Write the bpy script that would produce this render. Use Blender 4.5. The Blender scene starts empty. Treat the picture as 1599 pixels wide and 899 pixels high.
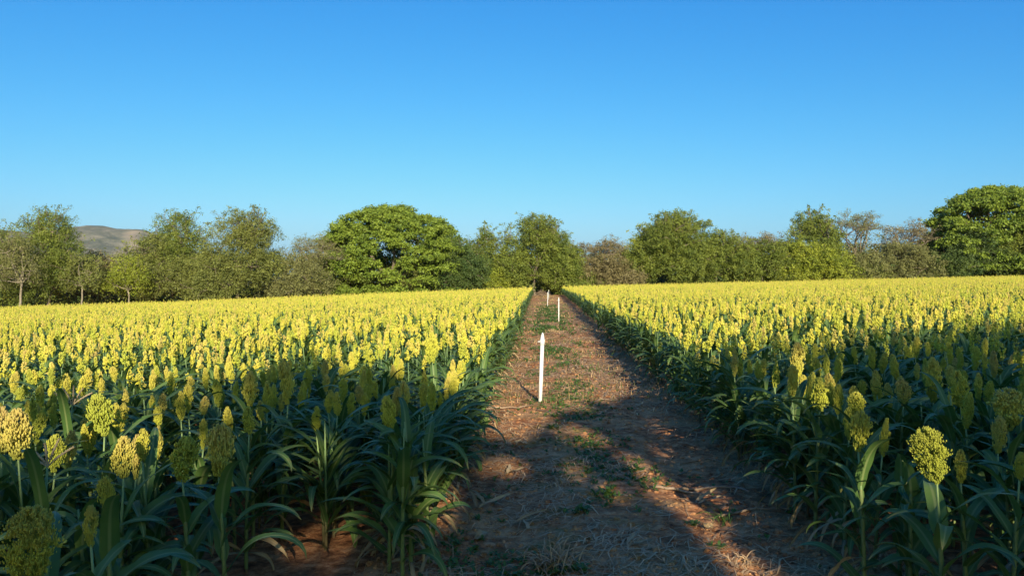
import bpy, math, random
import numpy as np
from math import radians as R, sin, cos, pi, sqrt
from mathutils import Vector, Matrix, Euler

rng = np.random.default_rng(7)
random.seed(7)
scene = bpy.context.scene
COL = scene.collection

# ------------------------------------------------------------------ camera, world, sun, exposure
EYE = Vector((0.0, 0.0, 2.0))
cam_d = bpy.data.cameras.new('camera')
cam_d.sensor_width = 36.0
cam_d.lens = 36.0 * 1163.0 / 1599.0
cam_d.clip_start = 0.05
cam_d.clip_end = 30000
cam = bpy.data.objects.new('camera', cam_d)
COL.objects.link(cam)
cam.location = EYE
cam.rotation_euler = (R(90 - 0.52), 0, R(2.24))
scene.camera = cam

SUN_EL = 20.0
SH = Vector((-0.19, 0.98, 0)).normalized()            # where shadows point on the ground
TAN = math.tan(R(SUN_EL))
sun_dir = Vector((SH.x * cos(R(SUN_EL)), SH.y * cos(R(SUN_EL)), -sin(R(SUN_EL))))  # light travels this way
sd = bpy.data.lights.new('sun', 'SUN')
sd.energy = 5.0
sd.angle = R(0.5)
sd.color = (1.0, 0.88, 0.68)
sun = bpy.data.objects.new('sun', sd)
COL.objects.link(sun)
sun.location = (3, -20, 20)
sun.rotation_euler = sun_dir.to_track_quat('-Z', 'Y').to_euler()

world = bpy.data.worlds.new('World')
scene.world = world
world.use_nodes = True
wn = world.node_tree.nodes
wl = world.node_tree.links
sky = wn.new('ShaderNodeTexSky')
sky.sky_type = 'NISHITA'
sky.sun_disc = False
sky.sun_elevation = R(SUN_EL)
# sun stands at azimuth opposite to the shadows
sky.sun_rotation = math.atan2(-SH.x, -SH.y)
sky.air_density = 1.0
sky.dust_density = 1.5
sky.ozone_density = 2.4
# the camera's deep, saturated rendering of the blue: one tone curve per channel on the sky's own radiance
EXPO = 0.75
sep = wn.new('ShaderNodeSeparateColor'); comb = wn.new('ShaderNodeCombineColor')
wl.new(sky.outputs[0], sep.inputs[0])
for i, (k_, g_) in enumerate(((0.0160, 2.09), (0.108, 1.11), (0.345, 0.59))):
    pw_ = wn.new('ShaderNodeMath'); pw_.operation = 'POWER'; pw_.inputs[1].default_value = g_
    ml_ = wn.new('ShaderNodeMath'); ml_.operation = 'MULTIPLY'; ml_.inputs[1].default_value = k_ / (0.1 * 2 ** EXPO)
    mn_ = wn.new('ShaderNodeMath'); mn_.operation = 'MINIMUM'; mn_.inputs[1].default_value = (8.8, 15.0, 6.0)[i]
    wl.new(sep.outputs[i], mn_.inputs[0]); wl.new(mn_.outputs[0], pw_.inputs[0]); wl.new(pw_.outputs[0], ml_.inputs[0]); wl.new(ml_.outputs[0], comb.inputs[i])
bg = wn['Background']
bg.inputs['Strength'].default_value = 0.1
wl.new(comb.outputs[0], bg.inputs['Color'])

scene.view_settings.view_transform = 'Standard'
scene.view_settings.look = 'None'
scene.view_settings.exposure = EXPO
scene.view_settings.gamma = 1
scene.view_settings.use_curve_mapping = False
scene.render.engine = 'CYCLES'
cy = scene.cycles
cy.max_bounces = 5
cy.diffuse_bounces = 3
cy.glossy_bounces = 2
cy.transmission_bounces = 3
cy.transparent_max_bounces = 4
cy.volume_bounces = 0
cy.use_denoising = True
cy.sample_clamp_indirect = 4

# ------------------------------------------------------------------ helpers
def ray(px, py):
    v = Vector((px - 799.5, 449.5 - py, -1163.0))
    return cam.rotation_euler.to_matrix() @ v

def at(px, py, Y):
    """photo pixel + distance up the path -> world point"""
    d = ray(px, py)
    return EYE + d * (Y / d.y)

def gz(x, y=0):
    """the lie of the land: it falls to the left and rises to the right"""
    x = np.asarray(x, float)
    xx = 150 * np.tanh(x / 150)
    return 0.0298 * xx - 0.00625 * (np.sqrt(xx * xx + 9) - 3)

def on_ground(px, py):
    d = ray(px, py)
    t = 2.0 / -d.z
    for _ in range(12):
        p = EYE + d * t
        t = (2.0 - float(gz(p.x))) / -d.z
    p = EYE + d * t
    return p

_H = np.random.default_rng(3).random((256, 256))
def vnoise(x, y):
    x = np.asarray(x, float); y = np.asarray(y, float)
    xi = np.floor(x).astype(int); yi = np.floor(y).astype(int)
    fx = x - xi; fy = y - yi
    fx = fx * fx * (3 - 2 * fx); fy = fy * fy * (3 - 2 * fy)
    a = _H[xi % 256, yi % 256]; b = _H[(xi + 1) % 256, yi % 256]
    c = _H[xi % 256, (yi + 1) % 256]; d = _H[(xi + 1) % 256, (yi + 1) % 256]
    return (a * (1 - fx) + b * fx) * (1 - fy) + (c * (1 - fx) + d * fx) * fy
def fbm(x, y, o=4):
    s = 0; a = .5; f = 1.0
    for i in range(o):
        s = s + a * vnoise(x * f + 17.3 * i, y * f + 5.1 * i); a *= .5; f *= 2.07
    return s

class MB:
    """collects geometry of ONE mesh object: vertices, faces, material index, attributes a (0 midrib..1 edge), b (along), c (random per piece)"""
    def __init__(s):
        s.v = []; s.f = []; s.m = []; s.at = []; s.n = 0
    def add(s, v, f, m=0, a=None, b=None, c=0.0):
        v = np.asarray(v, float).reshape(-1, 3)
        n = len(v)
        at_ = np.zeros((n, 3))
        if a is not None: at_[:, 0] = a
        if b is not None: at_[:, 1] = b
        at_[:, 2] = c
        s.v.append(v); s.at.append(at_)
        f = np.asarray(f, int) + s.n
        s.f.append(f); s.m.append(np.full(len(f), m, int))
        s.n += n
    def tube(s, pts, rad, k=6, m=0, c=0.0, cap=True):
        pts = [np.asarray(p, float) for p in pts]
        n = len(pts)
        V = []
        up = np.array([0.13, 0.97, 0.2])
        for i in range(n):
            t = pts[min(i + 1, n - 1)] - pts[max(i - 1, 0)]
            t = t / (np.linalg.norm(t) + 1e-9)
            u = np.cross(t, up)
            if np.linalg.norm(u) < .05: u = np.cross(t, [1, 0, 0])
            u /= np.linalg.norm(u); w = np.cross(t, u)
            for j in range(k):
                q = 2 * pi * j / k
                V.append(pts[i] + (u * cos(q) + w * sin(q)) * rad[i])
        F = []
        for i in range(n - 1):
            for j in range(k):
                F.append((i * k + j, i * k + (j + 1) % k, (i + 1) * k + (j + 1) % k, (i + 1) * k + j))
        if cap:
            V.append(pts[-1]); e = len(V) - 1
            for j in range(k):
                F.append(((n - 1) * k + j, (n - 1) * k + (j + 1) % k, e, e))
        s.add(V, F, m, b=np.repeat(np.linspace(0, 1, n), k).tolist() + ([1.0] if cap else []), c=c)
    def mesh(s, name, mats, smooth=True):
        me = bpy.data.meshes.new(name)
        V = np.concatenate(s.v); A = np.concatenate(s.at)
        # faces: all stored as quads (a quad whose last two indices agree is a triangle)
        F = np.concatenate([f if f.shape[1] == 4 else np.column_stack([f, f[:, 2]]) for f in s.f])
        M = np.concatenate(s.m)
        tri = F[:, 2] == F[:, 3]
        cnt = np.where(tri, 3, 4)
        start = np.concatenate([[0], np.cumsum(cnt)[:-1]])
        flat = F.ravel()
        keep = np.ones(F.shape, bool); keep[tri, 3] = False
        loops = flat[keep.ravel()]
        me.vertices.add(len(V)); me.vertices.foreach_set('co', V.astype(np.float32).ravel())
        me.loops.add(len(loops)); me.loops.foreach_set('vertex_index', loops.astype(np.int32))
        me.polygons.add(len(F)); me.polygons.foreach_set('loop_start', start.astype(np.int32))
        try: me.polygons.foreach_set('loop_total', cnt.astype(np.int32))
        except Exception: pass
        for mt in mats: me.materials.append(mt)
        me.polygons.foreach_set('material_index', M.astype(np.int32))
        me.polygons.foreach_set('use_smooth', np.full(len(F), smooth))
        for i, nm in enumerate(('a', 'b', 'c')):
            at_ = me.attributes.new(nm, 'FLOAT', 'POINT')
            at_.data.foreach_set('value', A[:, i].astype(np.float32))
        me.update(calc_edges=True)
        me.validate()
        return me

def link(name, data, parent=None, loc=(0, 0, 0), rot=(0, 0, 0), scale=(1, 1, 1)):
    o = bpy.data.objects.new(name, data)
    COL.objects.link(o)
    if parent is not None: o.parent = parent
    o.location = loc; o.rotation_euler = rot; o.scale = scale
    return o

def tag(o, label=None, cat=None, group=None, kind=None):
    if label: o['label'] = label
    if cat: o['category'] = cat
    if group: o['group'] = group
    if kind: o['kind'] = kind
    return o

# ------------------------------------------------------------------ materials
def mat(name, rough=.6, spec=.3):
    m = bpy.data.materials.new(name); m.use_nodes = True
    nt = m.node_tree; b = nt.nodes['Principled BSDF']
    b.inputs['Roughness'].default_value = rough
    b.inputs['Specular IOR Level'].default_value = spec
    return m, nt, b
def N(nt, t, **kw):
    n = nt.nodes.new(t)
    for k, v in kw.items(): setattr(n, k, v)
    return n
def attr(nt, name):
    n = N(nt, 'ShaderNodeAttribute'); n.attribute_name = name; return n.outputs['Fac']
def noise(nt, scale, detail=3, rough=.55, coord=None):
    n = N(nt, 'ShaderNodeTexNoise'); n.inputs['Scale'].default_value = scale
    n.inputs['Detail'].default_value = detail; n.inputs['Roughness'].default_value = rough
    if coord is not None: nt.links.new(coord, n.inputs['Vector'])
    return n.outputs['Fac']
def ramp(nt, fac, stops):
    n = N(nt, 'ShaderNodeValToRGB')
    e = n.color_ramp.elements
    while len(e) < len(stops): e.new(0.5)
    for i, (p, c) in enumerate(stops):
        e[i].position = p; e[i].color = (*c, 1)
    nt.links.new(fac, n.inputs['Fac'])
    return n.outputs['Color']
def mixc(nt, fac, a, b, mode='MIX'):
    n = N(nt, 'ShaderNodeMix', data_type='RGBA', blend_type=mode)
    if isinstance(fac, (int, float)): n.inputs[0].default_value = fac
    else: nt.links.new(fac, n.inputs[0])
    for i, c in ((6, a), (7, b)):
        if isinstance(c, tuple): n.inputs[i].default_value = (*c, 1)
        else: nt.links.new(c, n.inputs[i])
    return n.outputs[2]
def math_(nt, op, a, b=0.5, clamp=False):
    n = N(nt, 'ShaderNodeMath', operation=op); n.use_clamp = clamp
    for i, c in ((0, a), (1, b)):
        if isinstance(c, (int, float)): n.inputs[i].default_value = c
        else: nt.links.new(c, n.inputs[i])
    return n.outputs[0]
def translucent(nt, b, col, amount):
    t = N(nt, 'ShaderNodeBsdfTranslucent'); nt.links.new(col, t.inputs['Color'])
    mx = N(nt, 'ShaderNodeMixShader'); mx.inputs[0].default_value = amount
    out = nt.nodes['Material Output']
    nt.links.new(b.outputs[0], mx.inputs[1]); nt.links.new(t.outputs[0], mx.inputs[2])
    nt.links.new(mx.outputs[0], out.inputs['Surface'])
def bump(nt, b, h, dist=.01, strength=1):
    n = N(nt, 'ShaderNodeBump'); n.inputs['Distance'].default_value = dist; n.inputs['Strength'].default_value = strength
    nt.links.new(h, n.inputs['Height']); nt.links.new(n.outputs[0], b.inputs['Normal'])

def leaf_material(name, dark, light, rib, transl=.25, rough=.42, spec=.45):
    m, nt, b = mat(name, rough, spec)
    oi = N(nt, 'ShaderNodeObjectInfo')
    geo = N(nt, 'ShaderNodeTexCoord').outputs['Object']
    v = math_(nt, 'ADD', math_(nt, 'MULTIPLY', oi.outputs['Random'], .35), math_(nt, 'MULTIPLY', attr(nt, 'c'), .5))
    v = math_(nt, 'ADD', v, math_(nt, 'MULTIPLY', math_(nt, 'SUBTRACT', noise(nt, 9, 4, .6, geo), .5), .8), True)
    col = mixc(nt, v, dark, light)
    # pale midrib, drier yellowish tips
    ribf = ramp(nt, attr(nt, 'a'), [(0.0, (1, 1, 1)), (.13, (.75, .75, .75)), (.22, (0, 0, 0))])
    col = mixc(nt, math_(nt, 'MULTIPLY', ribf, .75), col, rib)
    tipf = ramp(nt, math_(nt, 'ADD', attr(nt, 'b'), math_(nt, 'MULTIPLY', math_(nt, 'SUBTRACT', noise(nt, 25, 3, .6, geo), .5), .5)),
                [(.86, (0, 0, 0)), (1.0, (1, 1, 1))])
    col = mixc(nt, math_(nt, 'MULTIPLY', tipf, .6), col, (.24, .19, .06))
    sp = ramp(nt, noise(nt, 38, 4, .7, geo), [(.60, (0, 0, 0)), (.70, (1, 1, 1))])
    col = mixc(nt, math_(nt, 'MULTIPLY', math_(nt, 'MULTIPLY', sp, attr(nt, 'a')), .55), col, (.23, .17, .07))
    nt.links.new(col, b.inputs['Base Color'])
    translucent(nt, b, mixc(nt, .5, col, (.12, .22, .02), 'MIX'), transl)
    return m

M = {}
M['blade'] = leaf_material('sorghum_blade', (.054, .112, .028), (.130, .212, .046), (.24, .29, .10), .25, .5, .3)
M['dry_blade'] = leaf_material('dry_blade', (.26, .165, .07), (.56, .42, .23), (.5, .40, .24), .2, .7, .15)

def stalk_material():
    m, nt, b = mat('sorghum_stalk', .55, .3)
    geo = N(nt, 'ShaderNodeTexCoord').outputs['Object']
    col = ramp(nt, math_(nt, 'ADD', attr(nt, 'b'), math_(nt, 'MULTIPLY', math_(nt, 'SUBTRACT', noise(nt, 14, 3, .6, geo), .5), .5)),
               [(0, (.16, .11, .05)), (.3, (.14, .15, .06)), (.6, (.11, .19, .07)), (1, (.20, .28, .10))])
    nt.links.new(col, b.inputs['Base Color'])
    return m
M['stalk'] = stalk_material()

def grain_material():
    m, nt, b = mat('sorghum_grain', .62, .2)
    oi = N(nt, 'ShaderNodeObjectInfo')
    geo = N(nt, 'ShaderNodeTexCoord').outputs['Object']
    base = ramp(nt, oi.outputs['Random'], [(0, (.38, .43, .05)), (.3, (.57, .56, .055)), (.65, (.71, .62, .070)), (.9, (.72, .60, .11)), (1, (.60, .46, .12))])
    # greener towards the neck, rosy tan tips, each spikelet its own tone
    col = mixc(nt, ramp(nt, attr(nt, 'b'), [(0, (.75, .75, .75)), (.45, (0, 0, 0))]), base, (.30, .36, .05))
    tip = math_(nt, 'MULTIPLY', math_(nt, 'MULTIPLY', ramp(nt, attr(nt, 'b'), [(.5, (0, 0, 0)), (1, (1, 1, 1))]), noise(nt, 18, 2, .5, geo)), math_(nt, 'ADD', .2, math_(nt, 'MULTIPLY', oi.outputs['Random'], .9)))
    col = mixc(nt, tip, col, (.44, .29, .13))
    col = mixc(nt, math_(nt, 'MULTIPLY', attr(nt, 'c'), .5), col, (.36, .38, .06))
    nt.links.new(col, b.inputs['Base Color'])
    bump(nt, b, noise(nt, 260, 1, .5, geo), .004, .8)
    return m
M['grain'] = grain_material()

def bark_material(name, c1, c2):
    m, nt, b = mat(name, .9, .1)
    geo = N(nt, 'ShaderNodeTexCoord').outputs['Object']
    nn = noise(nt, 5, 5, .65, geo)
    nt.links.new(ramp(nt, nn, [(.3, c1), (.7, c2)]), b.inputs['Base Color'])
    bump(nt, b, nn, .03)
    return m
M['bark'] = bark_material('tree_bark', (.12, .09, .065), (.27, .22, .165))
M['pale_bark'] = bark_material('pale_bark', (.17, .14, .10), (.32, .27, .20))

def crown_material(name, dark, light, transl=.3):
    m, nt, b = mat(name, .55, .25)
    geo = N(nt, 'ShaderNodeTexCoord').outputs['Object']
    v = math_(nt, 'ADD', math_(nt, 'MULTIPLY', attr(nt, 'c'), .8), math_(nt, 'MULTIPLY', math_(nt, 'SUBTRACT', noise(nt, .35, 4, .65, geo), .45), 1.6), True)
    col = mixc(nt, v, dark, light)
    nt.links.new(col, b.inputs['Base Color'])
    translucent(nt, b, col, transl)
    return m
CR = {
 'green':  crown_material('green_foliage', (0.091, 0.133, 0.023), (0.248, 0.279, 0.045)),
 'dome':   crown_material('dome_foliage', (0.097, 0.153, 0.021), (0.270, 0.339, 0.039)),
 'bright': crown_material('bright_foliage', (0.140, 0.188, 0.023), (0.381, 0.400, 0.042)),
 'olive':  crown_material('olive_foliage', (0.118, 0.139, 0.035), (0.264, 0.279, 0.063)),
 'dark':   crown_material('dark_foliage', (0.049, 0.094, 0.026), (0.132, 0.174, 0.039)),
 'brown':  crown_material('brown_foliage', (.145, .118, .050), (.290, .245, .105)),
 'tan':    crown_material('tan_foliage', (.130, .130, .045), (.275, .275, .090)),
}

def soil_material(name, path):
    m, nt, b = mat(name, .95, .08)
    geo = N(nt, 'ShaderNodeNewGeometry').outputs['Position']
    n1 = noise(nt, 1.1, 5, .62, geo); n2 = noise(nt, 9, 5, .7, geo); n3 = noise(nt, 60, 3, .7, geo)
    col = ramp(nt, n2, [(.30, (.10, .040, .020)), (.5, (.36, .160, .068)), (.66, (.60, .33, .155))])
    # thatch of dry grass, in patches
    th = math_(nt, 'MULTIPLY', ramp(nt, n1, [(.46, (0, 0, 0)), (.60, (1, 1, 1))]), ramp(nt, n3, [(.35, (.15, .15, .15)), (.6, (1, 1, 1))]))
    if path:
        col = mixc(nt, math_(nt, 'MULTIPLY', th, .75), col, (.56, .36, .17))
        # low green film in the middle of the path
        sx = N(nt, 'ShaderNodeSeparateXYZ'); nt.links.new(geo, sx.inputs[0])
        mid = ramp(nt, math_(nt, 'MULTIPLY', math_(nt, 'ABSOLUTE', math_(nt, 'SUBTRACT', sx.outputs[0], .35)), 1.0), [(.3, (1, 1, 1)), (1.0, (0, 0, 0))])
        g = math_(nt, 'MULTIPLY', mid, ramp(nt, noise(nt, 1.7, 4, .65, geo), [(.48, (0, 0, 0)), (.62, (1, 1, 1))]))
        col = mixc(nt, math_(nt, 'MULTIPLY', g, .55), col, (.12, .15, .04))
    else:
        # out beyond the field the land turns to dry scrubby grass
        sx = N(nt, 'ShaderNodeSeparateXYZ'); nt.links.new(geo, sx.inputs[0])
        far = ramp(nt, math_(nt, 'MULTIPLY', sx.outputs[1], .005), [(.49, (0, 0, 0)), (.56, (1, 1, 1))])
        col = mixc(nt, far, col, ramp(nt, noise(nt, .06, 4, .6, geo), [(.35, (.09, .10, .04)), (.65, (.22, .18, .09))]))
    nt.links.new(col, b.inputs['Base Color'])
    h = math_(nt, 'ADD', math_(nt, 'MULTIPLY', n2, 1.4), math_(nt, 'MULTIPLY', n3, .35))
    bump(nt, b, h, .03, .9)
    return m
M['soil'] = soil_material('field_soil', False)
M['path'] = soil_material('path_soil', True)

# ------------------------------------------------------------------ ground, path, hill
def axis(lo, hi, near, step, grow):
    out = [0.0]; s = step
    while out[-1] < hi:
        if out[-1] > near: s *= grow
        out.append(out[-1] + s)
    neg = [0.0]; s = step
    while neg[-1] > lo:
        if -neg[-1] > near: s *= grow
        neg.append(neg[-1] - s)
    return np.array(sorted(set(neg + out)))

def sheet(name, X, Y, Z, m):
    nx, ny = len(X), len(Y)
    gx, gy = np.meshgrid(X, Y, indexing='ij')
    V = np.stack([gx, gy, Z(gx, gy)], -1).reshape(-1, 3)
    i, j = np.meshgrid(np.arange(nx - 1), np.arange(ny - 1), indexing='ij')
    a = (i * ny + j).ravel()
    F = np.column_stack([a, a + ny, a + ny + 1, a + 1])
    mb = MB(); mb.add(V, F)
    return tag(link(name, mb.mesh(name, [m])), kind='structure')

XL, XR = -0.95, 2.20                     # the crop rows on either side of the path
def path_h(x, y):
    e = np.clip((x - XL) / .35, 0, 1) * np.clip((XR - x) / .35, 0, 1)
    h = .035 * (fbm(x * 2.2, y * 2.2, 4) - .5) + .05 * (fbm(x * .6 + 9, y * .35, 2) - .5)
    h += .075 * np.abs(fbm(x * 7, y * 7, 3) - .45)
    h += -.035 * np.exp(-((x - (-.25)) / .22) ** 2) - .035 * np.exp(-((x - 1.45) / .22) ** 2)
    fade = np.clip((x + 1.5) / .3, 0, 1) * np.clip((2.75 - x) / .3, 0, 1)
    return gz(x) + .02 + h * fade - .12 * (1 - fade)
def soil_h(x, y):
    near = np.clip(1 - (np.abs(x) + np.abs(y)) / 60, 0, 1)
    h = (.05 * (fbm(x * 2.5, y * 2.5, 4) - .45)) * near
    inpath = np.clip((x + 1.25) / .25, 0, 1) * np.clip((2.5 - x) / .25, 0, 1) * (np.clip((105 - y) / 3, 0, 1))
    return gz(x) + h - .10 * inpath
sheet('ground', axis(-4600, 4600, 9, .16, 1.09), axis(-500, 4300, 14, .16, 1.08), soil_h, M['soil'])
ys = [-4.0]
while ys[-1] < 104: ys.append(ys[-1] + max(.04, .0045 * ys[-1] ** 1.15 if ys[-1] > 6 else .04))
sheet('dirt_path', np.arange(-1.5, 2.76, .04), np.array(ys), path_h, M['path'])
def gpath(x, y): return float(path_h(np.array(x), np.array(y)))

def hill_material():
    m, nt, b = mat('hillside', .95, .05)
    geo = N(nt, 'ShaderNodeNewGeometry').outputs['Position']
    col = ramp(nt, noise(nt, .012, 6, .68, geo), [(.38, (.075, .085, .055)), (.5, (.13, .128, .085)), (.62, (.20, .18, .125))])
    scar = N(nt, 'ShaderNodeAttribute'); scar.attribute_name = 'a'
    col = mixc(nt, scar.outputs['Fac'], col, (.28, .22, .145))
    nt.links.new(col, b.inputs['Base Color'])
    bump(nt, b, noise(nt, .03, 5, .7, geo), 12, .8)
    return m
def build_hill():
    X = np.linspace(-3300, -700, 170); Y = np.linspace(2150, 3700, 90)
    gx, gy = np.meshgrid(X, Y, indexing='ij')
    # ridge height against direction, read from the skyline
    az = gx / 2900
    prof = np.interp(az, [-1.15, -.86, -.76, -.70, -.66, -.62, -.585, -.54, -.50, -.46, -.40, -.30], [150, 205, 214, 208, 212, 222, 220, 205, 160, 90, 30, 0])
    t = (gy - 2150) / 750
    sh = np.where(t < 1, np.clip(t, 0, 1) ** .85, np.clip(1 - (t - 1) * .9, 0, 1))
    n = fbm(gx / 260 + 4, gy / 260, 5) - .5
    Z = prof * sh * (1 + .55 * n * (1 - .6 * np.clip(1 - np.abs(t - 1) * 3, 0, 1))) - 6
    V = np.stack([gx, gy, Z], -1).reshape(-1, 3)
    s1 = np.exp(-((gx - (-1475 + (gy - 2600) * -.41) + 20 * np.sin(gy / 40)) / 26) ** 2) * ((t > .45) & (t < .97))
    s2 = np.exp(-((gy - (2370 + .12 * (gx + 1400))) / 26) ** 2) * ((gx > -1460) & (gx < -1230))
    a = np.clip(s1 + s2, 0, 1).ravel()
    ny = len(Y)
    i, j = np.meshgrid(np.arange(len(X) - 1), np.arange(ny - 1), indexing='ij')
    q = (i * ny + j).ravel()
    mb = MB(); mb.add(V, np.column_stack([q, q + ny, q + ny + 1, q + 1]), a=a)
    return tag(link('distant_hill', mb.mesh('distant_hill', [hill_material()])), kind='structure')
build_hill()

# ------------------------------------------------------------------ sorghum: shapes
def leaf(mb, base, az, e0, L, W, droop, nseg=12, half=2, r=random, m=0, wave=.25, pw=1.5, twist=0.0):
    p = np.array(base, float); pts = []; frs = []
    ds = L / nseg
    daz = r.uniform(-.5, .5); fold = r.uniform(.12, .35)
    ph = r.uniform(0, 6); fr = r.uniform(9, 15)
    for i in range(nseg + 1):
        s = i / nseg
        e = e0 - droop * s ** pw
        a_ = az + daz * s * s
        d = np.array([cos(e) * cos(a_), cos(e) * sin(a_), sin(e)])
        side = np.array([-sin(a_), cos(a_), 0.0])
        nrm = np.cross(d, side)
        tw = twist * s
        sd_ = side * cos(tw) + nrm * sin(tw); nr = nrm * cos(tw) - side * sin(tw)
        pts.append(p.copy()); frs.append((sd_, nr))
        p = p + d * ds
    V = []; A = []; B = []
    for i in range(nseg + 1):
        s = i / nseg
        w = W * .5 * min(1, .35 + s * 5) * (1 - s ** 2.6) ** .8 + .0012
        for j in range(-half, half + 1):
            q = j / half
            wv = wave * w * sin(fr * s + ph + (1.3 if q > 0 else 0)) * q * q
            V.append(pts[i] + frs[i][0] * w * q + frs[i][1] * (abs(q) * w * fold + wv))
            A.append(abs(q)); B.append(s)
    k = 2 * half + 1
    F = [(i * k + j, i * k + j + 1, (i + 1) * k + j + 1, (i + 1) * k + j) for i in range(nseg) for j in range(k - 1)]
    mb.add(V, F, m, a=A, b=B, c=r.random())

_g = (1 + sqrt(5)) / 2
ICO_V = np.array([(-1, _g, 0), (1, _g, 0), (-1, -_g, 0), (1, -_g, 0), (0, -1, _g), (0, 1, _g), (0, -1, -_g), (0, 1, -_g), (_g, 0, -1), (_g, 0, 1), (-_g, 0, -1), (-_g, 0, 1)], float) / sqrt(1 + _g * _g)
ICO_F = np.array([(0, 11, 5), (0, 5, 1), (0, 1, 7), (0, 7, 10), (0, 10, 11), (1, 5, 9), (5, 11, 4), (11, 10, 2), (10, 7, 6), (7, 1, 8), (3, 9, 4), (3, 4, 2), (3, 2, 6), (3, 6, 8), (3, 8, 9), (4, 9, 5), (2, 4, 11), (6, 2, 10), (8, 6, 7), (9, 8, 1)])
OCT_V = np.array([(1, 0, 0), (-1, 0, 0), (0, 1, 0), (0, -1, 0), (0, 0, 1), (0, 0, -1)], float)
OCT_F = np.array([(0, 2, 4), (2, 1, 4), (1, 3, 4), (3, 0, 4), (2, 0, 5), (1, 2, 5), (3, 1, 5), (0, 3, 5)])

def blobs(mb, P, S, stretch, bvals, m, fine, gen):
    """many small grain clusters, vectorised; S sizes, stretched along their own direction"""
    bv, bf = (ICO_V, ICO_F) if fine else (OCT_V, OCT_F)
    n = len(P)
    Q = gen.normal(size=(n, 3, 3)); Q, _ = np.linalg.qr(Q)
    D = stretch / np.linalg.norm(stretch, axis=1, keepdims=True)
    V = np.einsum('kj,nij->nki', bv, Q)
    al = np.einsum('nki,ni->nk', V, D)
    V = V + (al * .5)[:, :, None] * D[:, None, :]
    V = V * S[:, None, None] * (1 + .25 * gen.normal(size=(n, len(bv), 1)).clip(-1, 1) * .6) + P[:, None, :]
    F = bf[None] + (np.arange(n) * len(bv))[:, None, None]
    mb.add(V.reshape(-1, 3), F.reshape(-1, 3), m, b=np.repeat(bvals, len(bv)))
    mb.at[-1][:, 2] = np.repeat(gen.random(n) ** 1.5, len(bv))

def head(mb, z0, L, W, n, size, fine, seed, m=0, peak=.58, loose=.12, origin=(0, 0), bend=(0, 0)):
    """a sorghum panicle: close-packed clusters of grain on short upturned branches round an axis"""
    gen = np.random.default_rng(seed)
    # a few whorls of branches give lobes
    nl = max(8, min(95, int(n / 9)))
    lt = gen.random(nl) ** .85; la = gen.random(nl) * 2 * pi
    which = gen.integers(0, nl, n)
    t = np.clip(lt[which] + gen.normal(size=n) * (.03 if n > 2000 else .05), .02, 1)
    a = la[which] + gen.normal(size=n) * (.16 if n > 2000 else .24 if n > 200 else .42)
    prof = lambda u: np.where(u < peak, .26 + .74 * np.sin(u / peak * pi / 2) ** 1.0, np.clip(1 - ((u - peak) / (1.05 - peak)) ** 1.9, 0, 1) ** .72)
    depth = gen.random(n) ** 2.2
    lob = 1 + .20 * gen.normal(size=nl).clip(-1.6, 1.4)[which]
    rr = prof(t) * W * .5 * (1 - .55 * depth) * (1 + loose * gen.normal(size=n)) * lob
    x = np.cos(a) * rr; y = np.sin(a) * rr; z = t * L
    x = x + origin[0] + bend[0] * t * t; y = y + origin[1] + bend[1] * t * t
    P = np.column_stack([x, y, z + z0])
    D = np.column_stack([np.cos(a), np.sin(a), np.full(n, 1.1)])
    blobs(mb, P, size * (.5 + .85 * gen.random(n)), D, t, m, fine, gen)

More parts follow.
